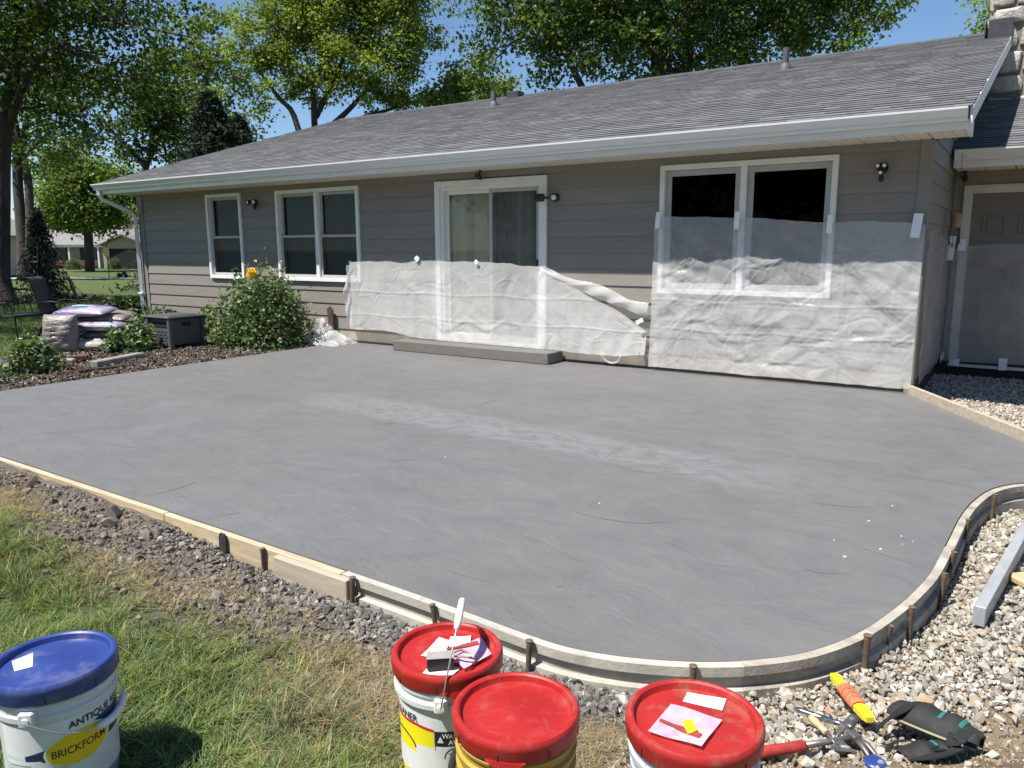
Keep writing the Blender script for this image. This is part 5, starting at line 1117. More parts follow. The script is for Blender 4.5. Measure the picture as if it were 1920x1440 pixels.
k1=kneepad('black knee pad with teal bands and an open cuff beside the tools',(1672,1338),(1838,1405),-.03,.066,-.35,1)
strap(k1,[(1736,1322,.02),(1715,1320,.03),(1690,1332,.02),(1660,1352,-.02),(1643,1368,-.05)],.032,1); strap(k1,[(1760,1395,.03),(1740,1400,.03),(1700,1388,.0),(1672,1396,-.03),(1668,1415,-.05)],.026,3); strap(k1,[(1812,1370,.05),(1800,1385,.06),(1785,1400,.03),(1790,1380,.01),(1805,1372,.02)],.034,5)
k2=kneepad('second black knee pad with loose straps at the picture bottom',(1690,1432),(1800,1428),-.03,.060,.25,4)
strap(k2,[(1800,1400,.04),(1780,1412,.04),(1740,1420,.03),(1700,1424,.0),(1676,1412,-.04)],.028,2); strap(k2,[(1790,1398,.03),(1750,1404,.03),(1705,1398,.01),(1680,1402,-.02)],.024,6)
t=thing('blue_cap','small blue plastic cap half hidden at the bottom edge near the knee pads','cap',onz(1640,1440,-.02)); mb=MB(); mb.lathe([(.030,0),(.032,.004),(.032,.02),(.028,.024),(.0,.022)],24); obj('cap_shell',mb,bluelid,t,angle=35)
mb=MB()
for k in range(12): a=k*math.pi/6; mb.box(.0318,.0332,-.002,.002,.003,.019); 
obj('ridges',MB().lathe([(.0325,.006),(.0335,.008),(.0335,.011),(.0325,.013)],24,closed=True),bluelid,t)
tan=M('tan fieldstone',(.46,.34,.2),.9,.3,8,.6,30)
for i,(px,py,s) in enumerate(((1445,1402,.030),(1470,1412,.040),(1735,1317,.038),(1505,1428,.04))):
    v,f=ROCKS[(i*3)%10]; me=npmesh('rock',v*s,f,tan); o=obj('rock',me,None,loc=onz(px,py,-.03)+Vector((0,0,.0))); o.rotation_euler=(.3*i,.2,1.1*i)
    tag(o,('small yellowish rock touching the red hammer grip','lumpy tan rock below the red hammer grip','rounded brown rock behind the knee pad strap','flat tan rock at the bottom edge below the red hammer')[i],'rock')
# metal beam and a wood offcut on the gravel at the edge
beamm=M('grey screed beam',(.36,.38,.40),.5,.15,6,.2,30,metal=.15,dirt=.6,dirtcol=(.40,.37,.32),dscale=6,stretch=(4,1,4))
mb=MB(); mb.beam((-.052,-5.16,-.058),(.175,-3.35,-.030),.048,.088,bev=.002); tag(obj('screed_beam',mb,beamm),'long dusty grey beam lying on the gravel at the picture edge','beam')
mb=MB(); mb.beam((.075,-4.62,-.075),(.30,-4.40,-.07),.13,.035,bev=.008); tag(obj('wood_offcut',mb,woodh),'pale wood offcut beside the grey beam','offcut')
# ------------------------------------------------------------------ planting bed beside the slab
bark=M('bark',(.055,.045,.038),.95,.4,7,.9,16,stretch=(1,1,.25),bdist=.04); barkgrey=M('grey bark',(.16,.145,.125),.95,.3,7,.8,18,stretch=(1,1,.25),bdist=.03)
leafm=tintmat('tree leaf',.45,trans=.5,spec=.4); leafn=tintmat('shrub leaf',.45,trans=.25,spec=.4); needle=tintmat('conifer needle',.7,trans=.05,spec=.2)
def leaves(P,S,cols,rng,up=.5,fold=.25,aspect=.62,face=None):
    """kite leaves folded along the midrib: 5 points, 4 triangles"""
    n=len(P); N=rng.normal(size=(n,3)); N[:,2]+=up*2.0
    if face is not None: N+=np.array(face)
    N/=np.linalg.norm(N,axis=1)[:,None]; A=rng.normal(size=(n,3)); A[:,2]-=.5; A-=N*(A*N).sum(1)[:,None]; A/=np.linalg.norm(A,axis=1)[:,None]; B=np.cross(N,A)
    s=S[:,None]; w=aspect*.5
    V=np.stack([P,P+A*s*.42+B*s*w+N*s*fold*.3,P+A*s*.5,P+A*s*.42-B*s*w+N*s*fold*.3,P+A*s-N*s*.12],1)
    f=np.array([(0,2,1),(0,3,2),(1,2,4),(2,3,4)]); F=(f[None]+(np.arange(n)*5)[:,None,None]).reshape(-1,3)
    return V.reshape(-1,3),F,np.repeat(cols,5,0)
def shrub(name,label,loc,rx,rz,n,size,cols,seed,stems=7,up=.6,cat='shrub',flower=None,lift=.0):
    r=np.random.default_rng(seed); t=thing(name,label,cat,loc)
    k=max(8,n//22); d=r.normal(size=(k,3)); d/=np.linalg.norm(d,axis=1)[:,None]; d[:,2]=np.abs(d[:,2])*1.0-.12; rr=r.uniform(.45,1,k)**.6; cen=d*rr[:,None]*np.array([rx,rx,rz])*r.uniform(.82,1.12,(k,1)); cen[:,2]+=rz*.14+lift
    idx=r.integers(0,k,n); P=cen[idx]+r.normal(size=(n,3))*np.array([rx,rx,rz])*.13; P[:,2]=np.maximum(P[:,2],.02)
    C=np.array(cols)[r.integers(0,len(cols),n)]*r.uniform(.7,1.3,(n,1)); V,F,C=leaves(P,r.uniform(.6,1.25,n)*size,C,r,up)
    o=obj('foliage',npmesh('foliage',V,F,leafn,C),None,t); mb=MB()
    for i in range(stems):
        c=cen[i%k]; mb.tube([(c[0]*.12,c[1]*.12,0),(c[0]*.45,c[1]*.45,c[2]*.5),(c[0]*.95,c[1]*.95,c[2]*.95)],[.009,.007,.003],6)
    obj('stem',mb,bark,t)
    if flower:
        fx,fy,fz,fr=flower; m_=90; d=r.normal(size=(m_,3)); d/=np.linalg.norm(d,axis=1)[:,None]; V,F,C=leaves(np.array([(fx,fy,fz)])+d*fr*.25,np.full(m_,fr*.95),np.array([(.85,.54,.04)])*r.uniform(.8,1.2,(m_,1)),r,.1,.2,.8,None)
        obj('flower',npmesh('flower',V,F,leafn,C),None,t)
    return t
GRN=[(.095,.15,.055),(.125,.19,.075),(.07,.11,.042),(.16,.22,.10)]; LIM=[(.13,.20,.05),(.10,.16,.04),(.17,.24,.07)]; DKG=[(.03,.06,.022),(.045,.08,.03),(.06,.10,.04)]
GS='low leafy shrubs in the planting bed'
tag(shrub('shrub','low grey green shrub standing alone at the lawn end of the bed',(-10.28,-4.22,-.03),.31,.40,850,.085,GRN,1),group=GS)
tag(shrub('shrub','leafy shrub with curling stems before the mulch bags and grey box',(-11.12,-2.5,-.03),.36,.40,950,.085,GRN,2),group=GS)
tag(shrub('shrub','shrub tucked between the mulch bags and the grey storage box',(-11.75,-1.75,-.03),.38,.55,950,.08,GRN,3),group=GS)
tag(shrub('shrub','dark broad leaved plant behind the mulch bags near the chairs',(-13.95,-.98,-.05),.52,.60,1100,.12,DKG,4),group=GS)
tag(shrub('shrub','dark low foliage under the window corner of the house by the downspout',(-13.3,-.55,-.05),.42,.40,700,.10,DKG,5),group=GS)
shrub('flowering_bush','tall dense green bush with one orange yellow bloom under the windows',(-10.02,-.92,-.03),.68,1.06,6600,.078,GRN+[(.15,.23,.075)],6,14,.5,'bush',(.28,-.38,1.16,.085))
shrub('fern','pale yellow green fern against the siding behind the grey box',(-12.3,-.28,-.02),.27,.50,520,.09,LIM,7,6,.3,'fern')
shrub('grass_tuft','small tuft of yellowish green grass between the grey box and bush',(-10.95,-1.05,-.03),.13,.24,160,.16,LIM,8,4,.0,'plant')
shrub('shrub_sprig','tiny low sprig at the lawn edge below the alone standing shrub',(-9.75,-4.75,-.03),.13,.10,90,.06,GRN,9,3,.6,'plant')
# storage box
boxm=M('slate grey resin',(.075,.082,.092),.55,.1,8,.15,60); boxd=M('dark recess',(.012,.012,.013),.8,.1)
t=thing('storage_box','slate grey resin storage box with woven side panel by the house','storage box',(-11.02,-1.78,-.035))
mb=MB(); mb.box(-.27,.27,-.27,.27,.07,.47,.012)
for sx in (-1,1):
    for sy in (-1,1): mb.box(sx*.28-.035,sx*.28+.035,sy*.28-.035,sy*.28+.035,.0,.475,.01)
obj('box_body',mb,boxm,t)
mb=MB(); mb.box(-.33,.33,-.33,.33,.478,.515,.012); mb.box(-.24,.24,-.24,.24,.512,.528,.008); obj('box_lid',mb,boxm,t)
mb=MB(); mb.box(-.21,.21,-.2785,-.2705,.345,.425,.003); obj('slot',mb,boxd,t); mb=MB(); mb.box(.2705,.2785,-.075,.075,.355,.415,.003); obj('handle_recess',mb,boxd,t)
mb=MB()
for i in range(9):
    for j in range(5):
        x=-.20+i*.05; z=.10+j*.045; mb.box(x-.02,x+.02,-.2815 if (i+j)%2 else -.276,-.2702,z-.017,z+.017,.003)
obj('woven_panel',mb,boxm,t)
# stone edging
pav=M('edging stone',(.26,.245,.22),.9,.25,8,.6,30,dirt=.6,dirtcol=(.13,.1,.08))
mb=MB(); mb.beam((-10.02,-3.62,.015),(-10.32,-2.80,.015),.13,.085,bev=.012); tag(obj('edging_stone',mb,pav),'long grey edging stone lying on the mulch beside the slab','edging stone')
mb=MB(); mb.beam((-10.72,-3.92,.015),(-10.50,-3.62,.015),.14,.08,bev=.015); tag(obj('edging_stone',mb,M('tan edging stone',(.36,.31,.24),.9,.25,8,.5,30)),'short tan edging stone beside the alone standing shrub','edging stone')
mb=MB(); mb.beam((-10.78,-3.52,.03),(-10.66,-3.36,.03),.10,.06,bev=.006); tag(obj('brick',mb,M('red brick',(.16,.06,.045),.9,.25,20,.4,60)),'single dark red brick behind the tan edging stone','brick')
mb=MB(); mb.beam((-9.75,-3.95,.0),(-9.62,-3.35,.0),.05,.03,bev=.008); tag(obj('bark_strip',mb,bark),'thin dark strip of bark on the bed near the slab edge','bark')
# slatted panel and board leaning on the wall behind the bush
t=thing('lattice_panel','grey weathered shingle panel leaning on the wall behind the bush','panel',(-11.28,-.16,.0)); t.rotation_euler=(-.15,0,0)
for i in range(3):
    for j in range(2): mb=MB(); mb.box(-.18+.185*j,-.005+.185*j,-.012-.003*i,.004,.18*i+.05,.18*i+.225,.002); obj('slat',mb,M('weathered grey wood',(.17,.16,.145),.9,.25,6,.4,30,rand=.3) if 'weathered grey wood' not in MATS else MATS['weathered grey wood'],t)
mb=MB(); mb.prism([(-9.42,.02),(-9.30,.02),(-9.33,.50),(-9.38,.56),(-9.45,.52)],'y',-.10,-.075); tag(obj('leaning_board',mb,M('wet brown board',(.07,.045,.03),.7,.3,12)),'narrow brown board leaning on the wall beside the bush','board')
# mulch bags
def bagmat(name,col,col2,sc=3.0):
    m,nt,b=newmat(name); v=coord(nt); c=ramp(nt,noise(nt,sc,3,.5,v),[(.42,col),(.58,col2)]); nt.links.new(c,b.inputs['Base Color']); b.inputs['Roughness'].default_value=.22
    bump(nt,b,noise(nt,9,6,.65,coord(nt,'Object',(1,2.2,5)),1.2),.5,.02); return m
def mulchbag(label,loc,rz,sx,sy,sz,mat,seed,tiltx=0,upright=False,panel=None):
    t=thing('mulch_bag',label,'bag',loc,group='bags of mulch piled in the bed'); t.rotation_euler=(tiltx,0,rz); n=44; V=[];r=np.random.default_rng(seed)
    u=np.linspace(-1,1,n); U,W=np.meshgrid(u,u,indexing='ij'); prof=((1-np.abs(U)**2.6)*(1-np.abs(W)**2.6)).clip(0)**.42
    nz=fbm(U*2.2+seed,W*2.2,4,seed); nz2=fbm(U*1.5+seed,W*9,3,seed+2); nz3=np.abs(fbm(U*1.2+seed,W*16+2*nz,2,seed+7)); top=prof*(.5+.07*nz-.06*nz3+.03*nz2); bot=-prof*(.42+.05*nz-.05*nz3)
    x=U*sx/2*(1+.03*nz); y=W*sy/2*(1+.03*nz2)
    A=np.stack([x,y,top*sz],-1).reshape(-1,3); B=np.stack([x,y,bot*sz],-1).reshape(-1,3)
    if upright:
        f=lambda P:np.stack([P[:,0],-P[:,2],P[:,1]+sy/2],-1)
    else: f=lambda P:P+np.array([0,0,sz*.42])
    A,B=f(A),f(B); I=(np.arange(n-1)[:,None]*n+np.arange(n-1)[None]).ravel(); Fa=np.stack([I,I+n,I+n+1,I+1],-1); F=np.concatenate([Fa,Fa[:,::-1]+n*n])
    obj('bag_body',npmesh('bag_body',np.concatenate([A,B]),F,mat,smooth=True),None,t)
    if panel:
        for (u0,u1,w0,w1,pm) in panel:
            i0,i1,j0,j1=[int((q+1)/2*(n-1)) for q in (u0,u1,w0,w1)]; ii=np.arange(i0,i1+1); jj=np.arange(j0,j1+1); Q=A.reshape(n,n,3)[i0:i1+1,j0:j1+1]+np.array([0,0,.004]); a,b_=len(ii),len(jj)
            I2=(np.arange(a-1)[:,None]*b_+np.arange(b_-1)[None]).ravel(); obj('printed_panel',npmesh('printed_panel',Q.reshape(-1,3),np.stack([I2,I2+b_,I2+b_+1,I2+1],-1),pm,smooth=True),None,t)
    return t
bp=bagmat('purple mulch bag',(.16,.13,.30),(.42,.38,.50)); bb=bagmat('brown mulch bag',(.06,.035,.025),(.30,.24,.24)); bgry=bagmat('silver mulch bag',(.20,.17,.165),(.27,.235,.225),4); bwh=bagmat('white mulch bag',(.48,.47,.45),(.30,.31,.27)); bmix=bagmat('printed mulch bag',(.10,.06,.05),(.34,.33,.46))
bz=-.03
mulchbag('torn white bag at the bottom of the bag pile',(-11.72,-2.62,bz),.55,.75,.48,.20,bwh,1)
mulchbag('glossy brown bag second from the bottom of the pile',(-11.85,-2.42,bz+.15),.75,.72,.46,.18,bb,2,.08)
mulchbag('brown and blue printed bag in the middle of the pile',(-11.75,-2.52,bz+.28),.45,.74,.46,.18,bmix,3,-.05)
mulchbag('dark wet looking bag under the purple topped bag',(-11.92,-2.40,bz+.40),.7,.70,.44,.15,bb,4,.05)
mulchbag('purple bag with green printed patch on top of the pile',(-12.02,-2.62,bz+.51),.5,.78,.46,.17,bp,5,.10,False,[(-.45,.30,-.10,.30,M('pale print',(.45,.55,.68),.4)),(-.32,.18,-.45,-.18,M('green print',(.03,.26,.16),.4))])
mulchbag('grey bag lying behind the purple topped bag',(-12.3,-2.05,bz+.30),.9,.70,.46,.26,bgry,6,.1)
mulchbag('upright silver bag leaning against the bag pile',(-11.98,-3.05,bz),.50,.52,.56,.36,bgry,7,-.06,True)
# lounge chairs and scroll bench
slingm=M('brown sling fabric',(.11,.09,.07),.8,.12,30,.3,200); irn=M('dark iron',(.012,.012,.012),.5,.2)
def sling_chair(label,loc,rz):
    t=thing('sling_chair',label,'chair',loc,rz,'brown sling chairs on the lawn')
    prof=[(-.26,.40),(-.22,.43),(-.05,.40),(.12,.37),(.20,.39),(.26,.48),(.31,.66),(.36,.86),(.40,1.0),(.44,1.05),(.49,1.06),(.53,1.02)]
    C_=catmull(prof,4); mb=MB(); V=[]
    for (y,z) in C_: V+=[(-.25,y,z),(.25,y,z),(.25,y+.004,z-.012),(-.25,y+.004,z-.012)]
    n=len(C_); F=[(i*4+j,i*4+(j+1)%4,(i+1)*4+(j+1)%4,(i+1)*4+j) for i in range(n-1) for j in range(4)]+[(0,1,2,3),((n-1)*4+3,(n-1)*4+2,(n-1)*4+1,(n-1)*4)]
    mb.add(V,F); obj('sling',mb,slingm,t,smooth=True,angle=50)
    for s in (-1,1):
        mb=MB(); mb.tube([(s*.265,y,z-.01) for y,z in C_],.014,6); obj('side_rail',mb,irn,t,smooth=True)
        mb=MB(); mb.tube([(s*.285,-.24,0),(s*.285,-.22,.40),(s*.285,-.15,.60),(s*.285,.05,.63),(s*.285,.28,.61)],.013,6); obj('arm',mb,irn,t,smooth=True)
        mb=MB(); mb.tube([(s*.285,.34,0),(s*.285,.22,.30),(s*.285,.20,.39)],.013,6); obj('leg',mb,irn,t,smooth=True)
    mb=MB(); mb.tube([(-.285,.3,.15),(.285,.3,.15)],.01,6); obj('stretcher',mb,irn,t); return t
sling_chair('brown sling chair partly behind the mulch bags nearest the spruce',(-14.55,-1.72,-.06),d2r(128))
sling_chair('brown sling chair facing away beside the dark plants',(-14.75,-1.02,-.06),d2r(150))
t=thing('iron_bench','black iron bench with scrolled arm in the shade behind the bags','bench',(-14.7,-2.25,-.06),d2r(110))
mb=MB(); mb.box(-.5,.5,-.22,.22,.40,.43,.006); obj('seat',mb,irn,t)
for s in (-1,1):
    mb=MB(); sp_=[(s*.5,-.2+.0,.62)]+[(s*.5,-.14+.11*math.cos(a)*(1-a/16),.55+.11*math.sin(a)*(1-a/16)) for a in [k*.5 for k in range(24)]]; mb.tube(sp_,.010,6); mb.tube([(s*.5,.22,.43),(s*.5,.22,.62),(s*.5,-.16,.66)],.012,6); obj('scroll_arm',mb,irn,t,smooth=True)
    for y in (-.2,.2): mb=MB(); mb.tube([(s*.48,y,0),(s*.48,y,.40)],.014,6); obj('leg',mb,irn,t)
for i in range(7): mb=MB(); x=-.42+i*.14; mb.tube([(x,.2,.43),(x,.26,.80)],.008,6); obj('back_bar',mb,irn,t)
mb=MB(); mb.tube([(-.5,.26,.80),(0,.27,.86),(.5,.26,.80)],.014,6); obj('top_rail',mb,irn,t,smooth=True)

# ------------------------------------------------------------------ trees
def tree(label,base,trunks,ells,nleaf,size,cols,seed,nbr=70,barkm=None,group='broadleaf trees around the house',shade=0,up=.45,cluster=38,spread=.34,name='tree'):
    """trunks: lists of (point, radius); ells: (centre, rx, rz)"""
    r=np.random.default_rng(seed); t=thing(name,label,'tree',base,group=group); B=Vector(base); nodes=[]; mb=MB()
    for path in trunks:
        pts=[Vector(p)-B for p,_ in path]; C_=catmull([tuple(p) for p in pts],5); rr=np.interp(np.linspace(0,len(path)-1,len(C_)),range(len(path)),[q for _,q in path])
        mb.tube(C_,list(rr),9); nodes+=[(np.array(c),q) for c,q in zip(C_[3:],rr[3:])]
    vol=np.array([e[1]**2*e[2] for e in ells]); K=max(20,nleaf//cluster); which=r.choice(len(ells),K,p=vol/vol.sum())
    d=r.normal(size=(K,3)); d/=np.linalg.norm(d,axis=1)[:,None]; rad_=r.uniform(.25,1,K)**.45
    cen=np.array([[*(Vector(ells[w][0])-B)] for w in which])+d*rad_[:,None]*np.array([[ells[w][1],ells[w][1],ells[w][2]] for w in which])
    order=r.permutation(K)[:nbr]
    for k in order:
        c=cen[k]; D=[np.linalg.norm(nn[0]-c)+max(0,nn[0][2]-c[2])*1.5 for nn in nodes]; j=int(np.argmin(D)); a,q=nodes[j]; L=np.linalg.norm(c-a)
        if L<.3: continue
        mid=a*.5+c*.5+np.array([0,0,.10*L])+r.normal(0,.06*L,3); ra=min(q*.55,.012+.014*L); p3=[tuple(a),tuple(a*.75+mid*.25),tuple(mid),tuple(c)]
        mb.tube(p3,[ra,ra*.85,ra*.55,.006],6,cap=False); nodes+=[(mid,ra*.55),(c,ra*.25),(mid*.5+c*.5,ra*.4)]
    obj('trunk',mb,barkm or bark,t,smooth=True)
    idx=r.integers(0,K,nleaf); sc=np.array([ells[which[i]][1] for i in idx])**.5*spread; P=cen[idx]+r.normal(size=(nleaf,3))*sc[:,None]*np.array([1,1,.6]); P[:,2]-=np.abs(r.normal(size=nleaf))*.05
    tone=r.uniform(.72,1.28,K)[idx][:,None]*r.uniform(.8,1.2,(nleaf,1)); C=np.array(cols)[r.integers(0,len(cols),nleaf)]*tone
    V,F,C=leaves(P,r.uniform(.65,1.25,nleaf)*size,C,r,up,.25,.78); obj('crown',npmesh('crown',V,F,leafm,C),None,t); return t
def E(px,py,d,r,rz=None): return (at(px,py,d),r,rz or r*.85)
MAP=[(.10,.155,.036),(.08,.13,.03),(.14,.20,.05),(.06,.10,.024)]; LIME=[(.21,.265,.05),(.17,.225,.042),(.25,.31,.07),(.12,.175,.036)]; DRK=[(.045,.085,.02),(.06,.105,.022),(.035,.065,.016),(.09,.13,.03)]
# big shade tree at the left
b0=at(2,575,22); b0.z=-.15
tree('huge dark trunked shade tree filling the upper left corner',b0,[[(b0,.50),(at(-2,520,22),.30),(at(0,400,22),.27),(at(4,267,22),.25),(at(24,167,22),.22),(at(48,80,22),.19),(at(78,30,22),.17),(at(120,-30,22.5),.12)],
 [(at(40,95,22),.2),(at(34,30,22),.15),(at(22,-60,21.5),.12)],[(at(20,230,22),.13),(at(33,187,21.5),.11),(at(67,117,21),.09),(at(110,88,20.5),.07),(at(170,110,20),.04),(at(260,150,19.5),.02)],[(at(70,55,22),.10),(at(150,30,21),.07),(at(260,50,20),.05),(at(360,70,19.5),.02)]],
 [E(120,30,21,2.3),E(240,20,20.5,2.2),E(315,75,20,1.3),E(200,110,20,1.7),E(290,140,19.7,1.3),E(350,30,20,.8),E(80,170,21,1.5),E(150,200,20.5,.9),E(60,120,22,1.6),E(40,20,23,2.4),E(160,-60,21,2.6),E(320,-60,21,1.6),E(60,-120,22,3.5),E(-80,60,22,3.0),E(-60,-60,20,3.5),(Vector((-19.5,-5.0,8.6)),3.0,2.6),(Vector((-18.2,-6.8,7.8)),2.1,1.8),(Vector((-22.5,-3.0,8.4)),3.2,2.8),(Vector((-19.0,-2.0,9.6)),2.6,2.2),(Vector((-23,-6.5,8)),3.0,2.6)],46000,.14,DRK,1,120,cluster=95,spread=.25)
b0=at(47,521,44); b0.z=-.27
tree('twin stemmed tree standing behind the dark spruce at the left',b0,[[(b0,.42),(at(42,450,44),.30),(at(34,350,44),.27),(at(30,250,44),.22),(at(10,120,44),.12)],[(b0,.36),(at(56,450,44),.24),(at(54,350,44),.22),(at(44,260,44),.18),(at(80,150,43),.10)],[(at(50,290,44),.12),(at(90,250,43),.07),(at(130,230,43),.03)]],
 [E(70,250,43,2.6),E(120,200,43,3.0),E(30,180,44,3),E(90,120,44,3.2),E(95,300,43,1.5),E(150,235,42,1.6)],8000,.24,MAP,2,50,bark,cluster=60,spread=.28)
b0=at(165,470,66); b0.z=-.45
tree('round sunlit maple rising behind the far neighbour house',b0,[[(b0,.4),(at(165,430,66),.35),(at(160,380,66),.28),(at(150,320,66),.15)]],[E(155,365,66,3.6,3.2),E(105,340,66,2.4),E(205,345,66,2.6),E(130,310,66,2.0),E(225,385,65,1.8),E(245,360,67,1.6),E(180,420,66,2.6,1.5),E(100,390,66,2.2)],14000,.34,[(.12,.185,.04),(.10,.155,.035),(.15,.21,.05)],3,45,up=.5)
b0=at(275,330,36); b0.z=-.1
tree('leggy dark tree with bare twigs beside the far roof corner',b0,[[(b0,.22),(at(275,330,36),.16),(at(262,300,36),.13),(at(225,262,36),.08),(at(190,222,35.5),.04)],[(at(272,320,36),.14),(at(285,270,36),.12),(at(275,200,36),.08),(at(262,130,36),.04)],[(at(278,300,36),.10),(at(310,240,36),.07),(at(330,180,36),.04)]],
 [E(275,235,36,1.5,1.7),E(255,180,36,1.3),E(215,225,36,.7),E(300,200,36,1.5),E(240,285,36,.9),E(320,260,36,1.3),E(205,180,35.5,.7),E(300,140,36,1.2)],6500,.19,DRK,4,60)
b0=at(400,330,55); b0.z=-.2
tree('tall pale green tree behind the dark spruce tops',b0,[[(b0,.35),(at(400,250,55),.3),(at(385,150,55),.2),(at(372,60,55),.08)]],[E(375,80,55,2.2,2.6),E(400,150,55,3.0),E(350,160,55,2.4),E(430,210,55,3.0),E(360,230,55,2.8),E(330,110,55,1.6),E(410,40,56,1.5)],9000,.28,[(.17,.22,.055),(.14,.19,.045),(.19,.25,.08)],5,55,cluster=60,spread=.26)
b0=at(600,330,38); b0.z=-.1
tree('bright lime green tree with forked stems behind the far roof',b0,[[(b0,.28),(at(560,245,38),.15),(at(520,180,38),.10),(at(470,110,38),.05)],[(b0,.28),(at(590,240,38),.16),(at(585,150,38),.11),(at(560,60,38),.05)],[(at(595,260,38),.18),(at(660,200,38),.12),(at(720,130,38),.08),(at(770,80,38),.04)],[(at(592,220,38),.15),(at(640,120,38),.10),(at(660,30,38),.05)],[(at(590,250,38),.2),(at(700,215,38),.1),(at(780,190,38),.04)]],
 [E(500,60,38,1.9,1.7),E(470,110,38,1.2),E(560,30,38,1.9),E(570,110,38,1.7,1.2),E(640,40,38,2.2,1.6),E(650,110,37.5,1.9,1.3),E(730,60,38,2.1,1.7),E(770,100,38,1.5),E(720,140,37.5,1.6,1.1),E(800,70,38,.9),E(600,160,38,1.5,.9),E(760,170,38,1.2,.8),E(530,150,38,1.2,.8),E(690,190,38,1.1,.7),E(600,-40,38,2.6),E(720,-30,38,2.4)],50000,.17,LIME,6,130,bark,up=.55,cluster=85,spread=.23)
b0=at(905,300,40); b0.z=-.1
tree('small lime green tree showing just above the roof vent',b0,[[(b0,.2),(at(905,200,40),.15),(at(890,160,40),.06)]],[E(880,165,40,1.1),E(820,185,40,.9,.7),E(930,175,40,1.0),E(860,140,40,.7)],5500,.19,LIME,7,30)
b0=at(1240,330,25); b0.z=-.1
tree('large dark green maple overhanging the middle of the roof',b0,[[(b0,.4),(at(1243,200,25),.33),(at(1235,100,25),.28),(at(1225,0,25),.22),(at(1220,-90,25),.14)],[(at(1200,290,24.5),.2),(at(1120,215,24.5),.13),(at(1085,150,24),.105),(at(1045,70,24),.09),(at(1005,-10,24),.06)],[(at(1243,200,25),.2),(at(1290,120,25),.14),(at(1292,40,25),.13),(at(1285,-60,25),.09)],[(at(1238,150,25),.14),(at(1400,60,25),.09),(at(1520,20,24.5),.05)],[(at(1060,90,24),.05),(at(980,70,23.5),.035),(at(930,110,23.5),.02)],[(at(1235,90,25),.12),(at(1100,20,24.5),.08),(at(950,0,24),.03)]],
 [E(880,30,24,1.0),E(920,75,23.8,1.0),E(900,135,23.8,.75),E(960,20,24,1.3),E(990,100,24,1.15),E(1040,40,24,1.5),E(1060,120,24,1.2,.9),E(1120,60,24,1.6),E(1170,20,25,1.8),E(1210,100,24.5,1.6,1.0),E(1280,40,25,1.9),E(1330,100,25,1.5,.9),E(1370,20,25,1.8),E(1430,70,24.7,1.5),E(1500,30,24.5,1.5),E(1540,75,24.5,1.1),E(1600,20,24.3,1.2),E(1640,45,24.2,.8),E(1670,5,24.2,.7),E(1580,90,24.3,.5),E(1020,155,24,.7,.5),E(940,165,23.8,.7,.5),E(1250,-70,25,3),E(1450,-60,25,2.6),E(1050,-70,24.5,2.6),E(1600,-60,24.5,1.8),E(880,-50,24,1.8)],66000,.14,MAP+[(.16,.22,.07)],8,190,up=.45,cluster=85,spread=.25)
b0=at(1880,230,34); b0.z=-.1
tree('small tree peeking out beside the stone chimney',b0,[[(b0,.2),(at(1880,60,34),.12),(at(1880,0,34),.06)]],[E(1852,45,34,.7,.8),E(1880,20,34,1.3),E(1900,80,34,1.5),E(1862,15,34,.6)],2600,.19,LIME,9,25)
# conifers
def conifer(label,base,h,rad0,n,cols,seed,droop=.25,lumpy=.25,group='dark spruces',nl=.16):
    r=np.random.default_rng(seed); t=thing('spruce_tree',label,'tree',base,group=group); mb=MB(); mb.tube([(0,0,0),(0,0,h*.5),(.03*h*.3,0,h)],[.05*h*.5,.03*h*.5,.01],8); Ps=[];Ds=[]
    nb=int(n/46)
    for i in range(nb):
        f=r.uniform(.03,.98); z=h*f; L=rad0*(1-f)**.8*r.uniform(.6,1.1)*(1+lumpy*math.sin(i*1.7)); a=r.uniform(0,6.283); tt=np.sort(r.uniform(.12,1,46)); dirv=np.array([math.cos(a),math.sin(a)])
        dz=-droop*L*tt**1.6*1.4+.10*L*tt; P=np.stack([dirv[0]*L*tt,dirv[1]*L*tt,z+dz],-1)+r.normal(0,.05+.04*L,(46,3))*np.array([1,1,.5]); P[:,2]-=np.abs(r.normal(0,droop*.28,46)); Ps.append(P)
        mb.tube([(0,0,z),(dirv[0]*L*.5,dirv[1]*L*.5,z+.02*L-droop*L*.25),(dirv[0]*L*.95,dirv[1]*L*.95,z-droop*L*.9)],[.02,.012,.004],5,cap=False)
    P=np.concatenate(Ps); P[:,2]=np.maximum(P[:,2],.05); m_=len(P); C=np.array(cols)[r.integers(0,len(cols),m_)]*r.uniform(.6,1.35,(m_,1)); V,F,C=leaves(P,r.uniform(.6,1.3,m_)*nl,C,r,-.35 if droop>.4 else .1,.1,.26)
    obj('trunk',mb,bark,t,smooth=True); obj('crown',npmesh('crown',V,F,needle,C),None,t); return t
SP=[(.022,.042,.022),(.03,.055,.028),(.016,.03,.018)]
b0=at(405,330,31); b0.z=-.1; conifer('broad dark spruce rising behind the far roof slope',b0,(at(405,172,31).z+.1),3.9,36000,SP,3,.34,.3,nl=.24)
b0=at(455,330,33); b0.z=-.1; conifer('lower dark spruce beside the lime green tree',b0,(at(455,215,33).z+.1),3.2,16000,SP,5,.34,.3,nl=.24)
b0=at(85,560,24); b0.z=-.12; conifer('weeping blue green spruce with drooping boughs on the lawn',b0,(at(85,390,24).z+.12),1.25,6200,[(.05,.068,.06),(.07,.09,.08),(.035,.05,.042)],7,1.15,.9,'spruces on the lawn',.19)
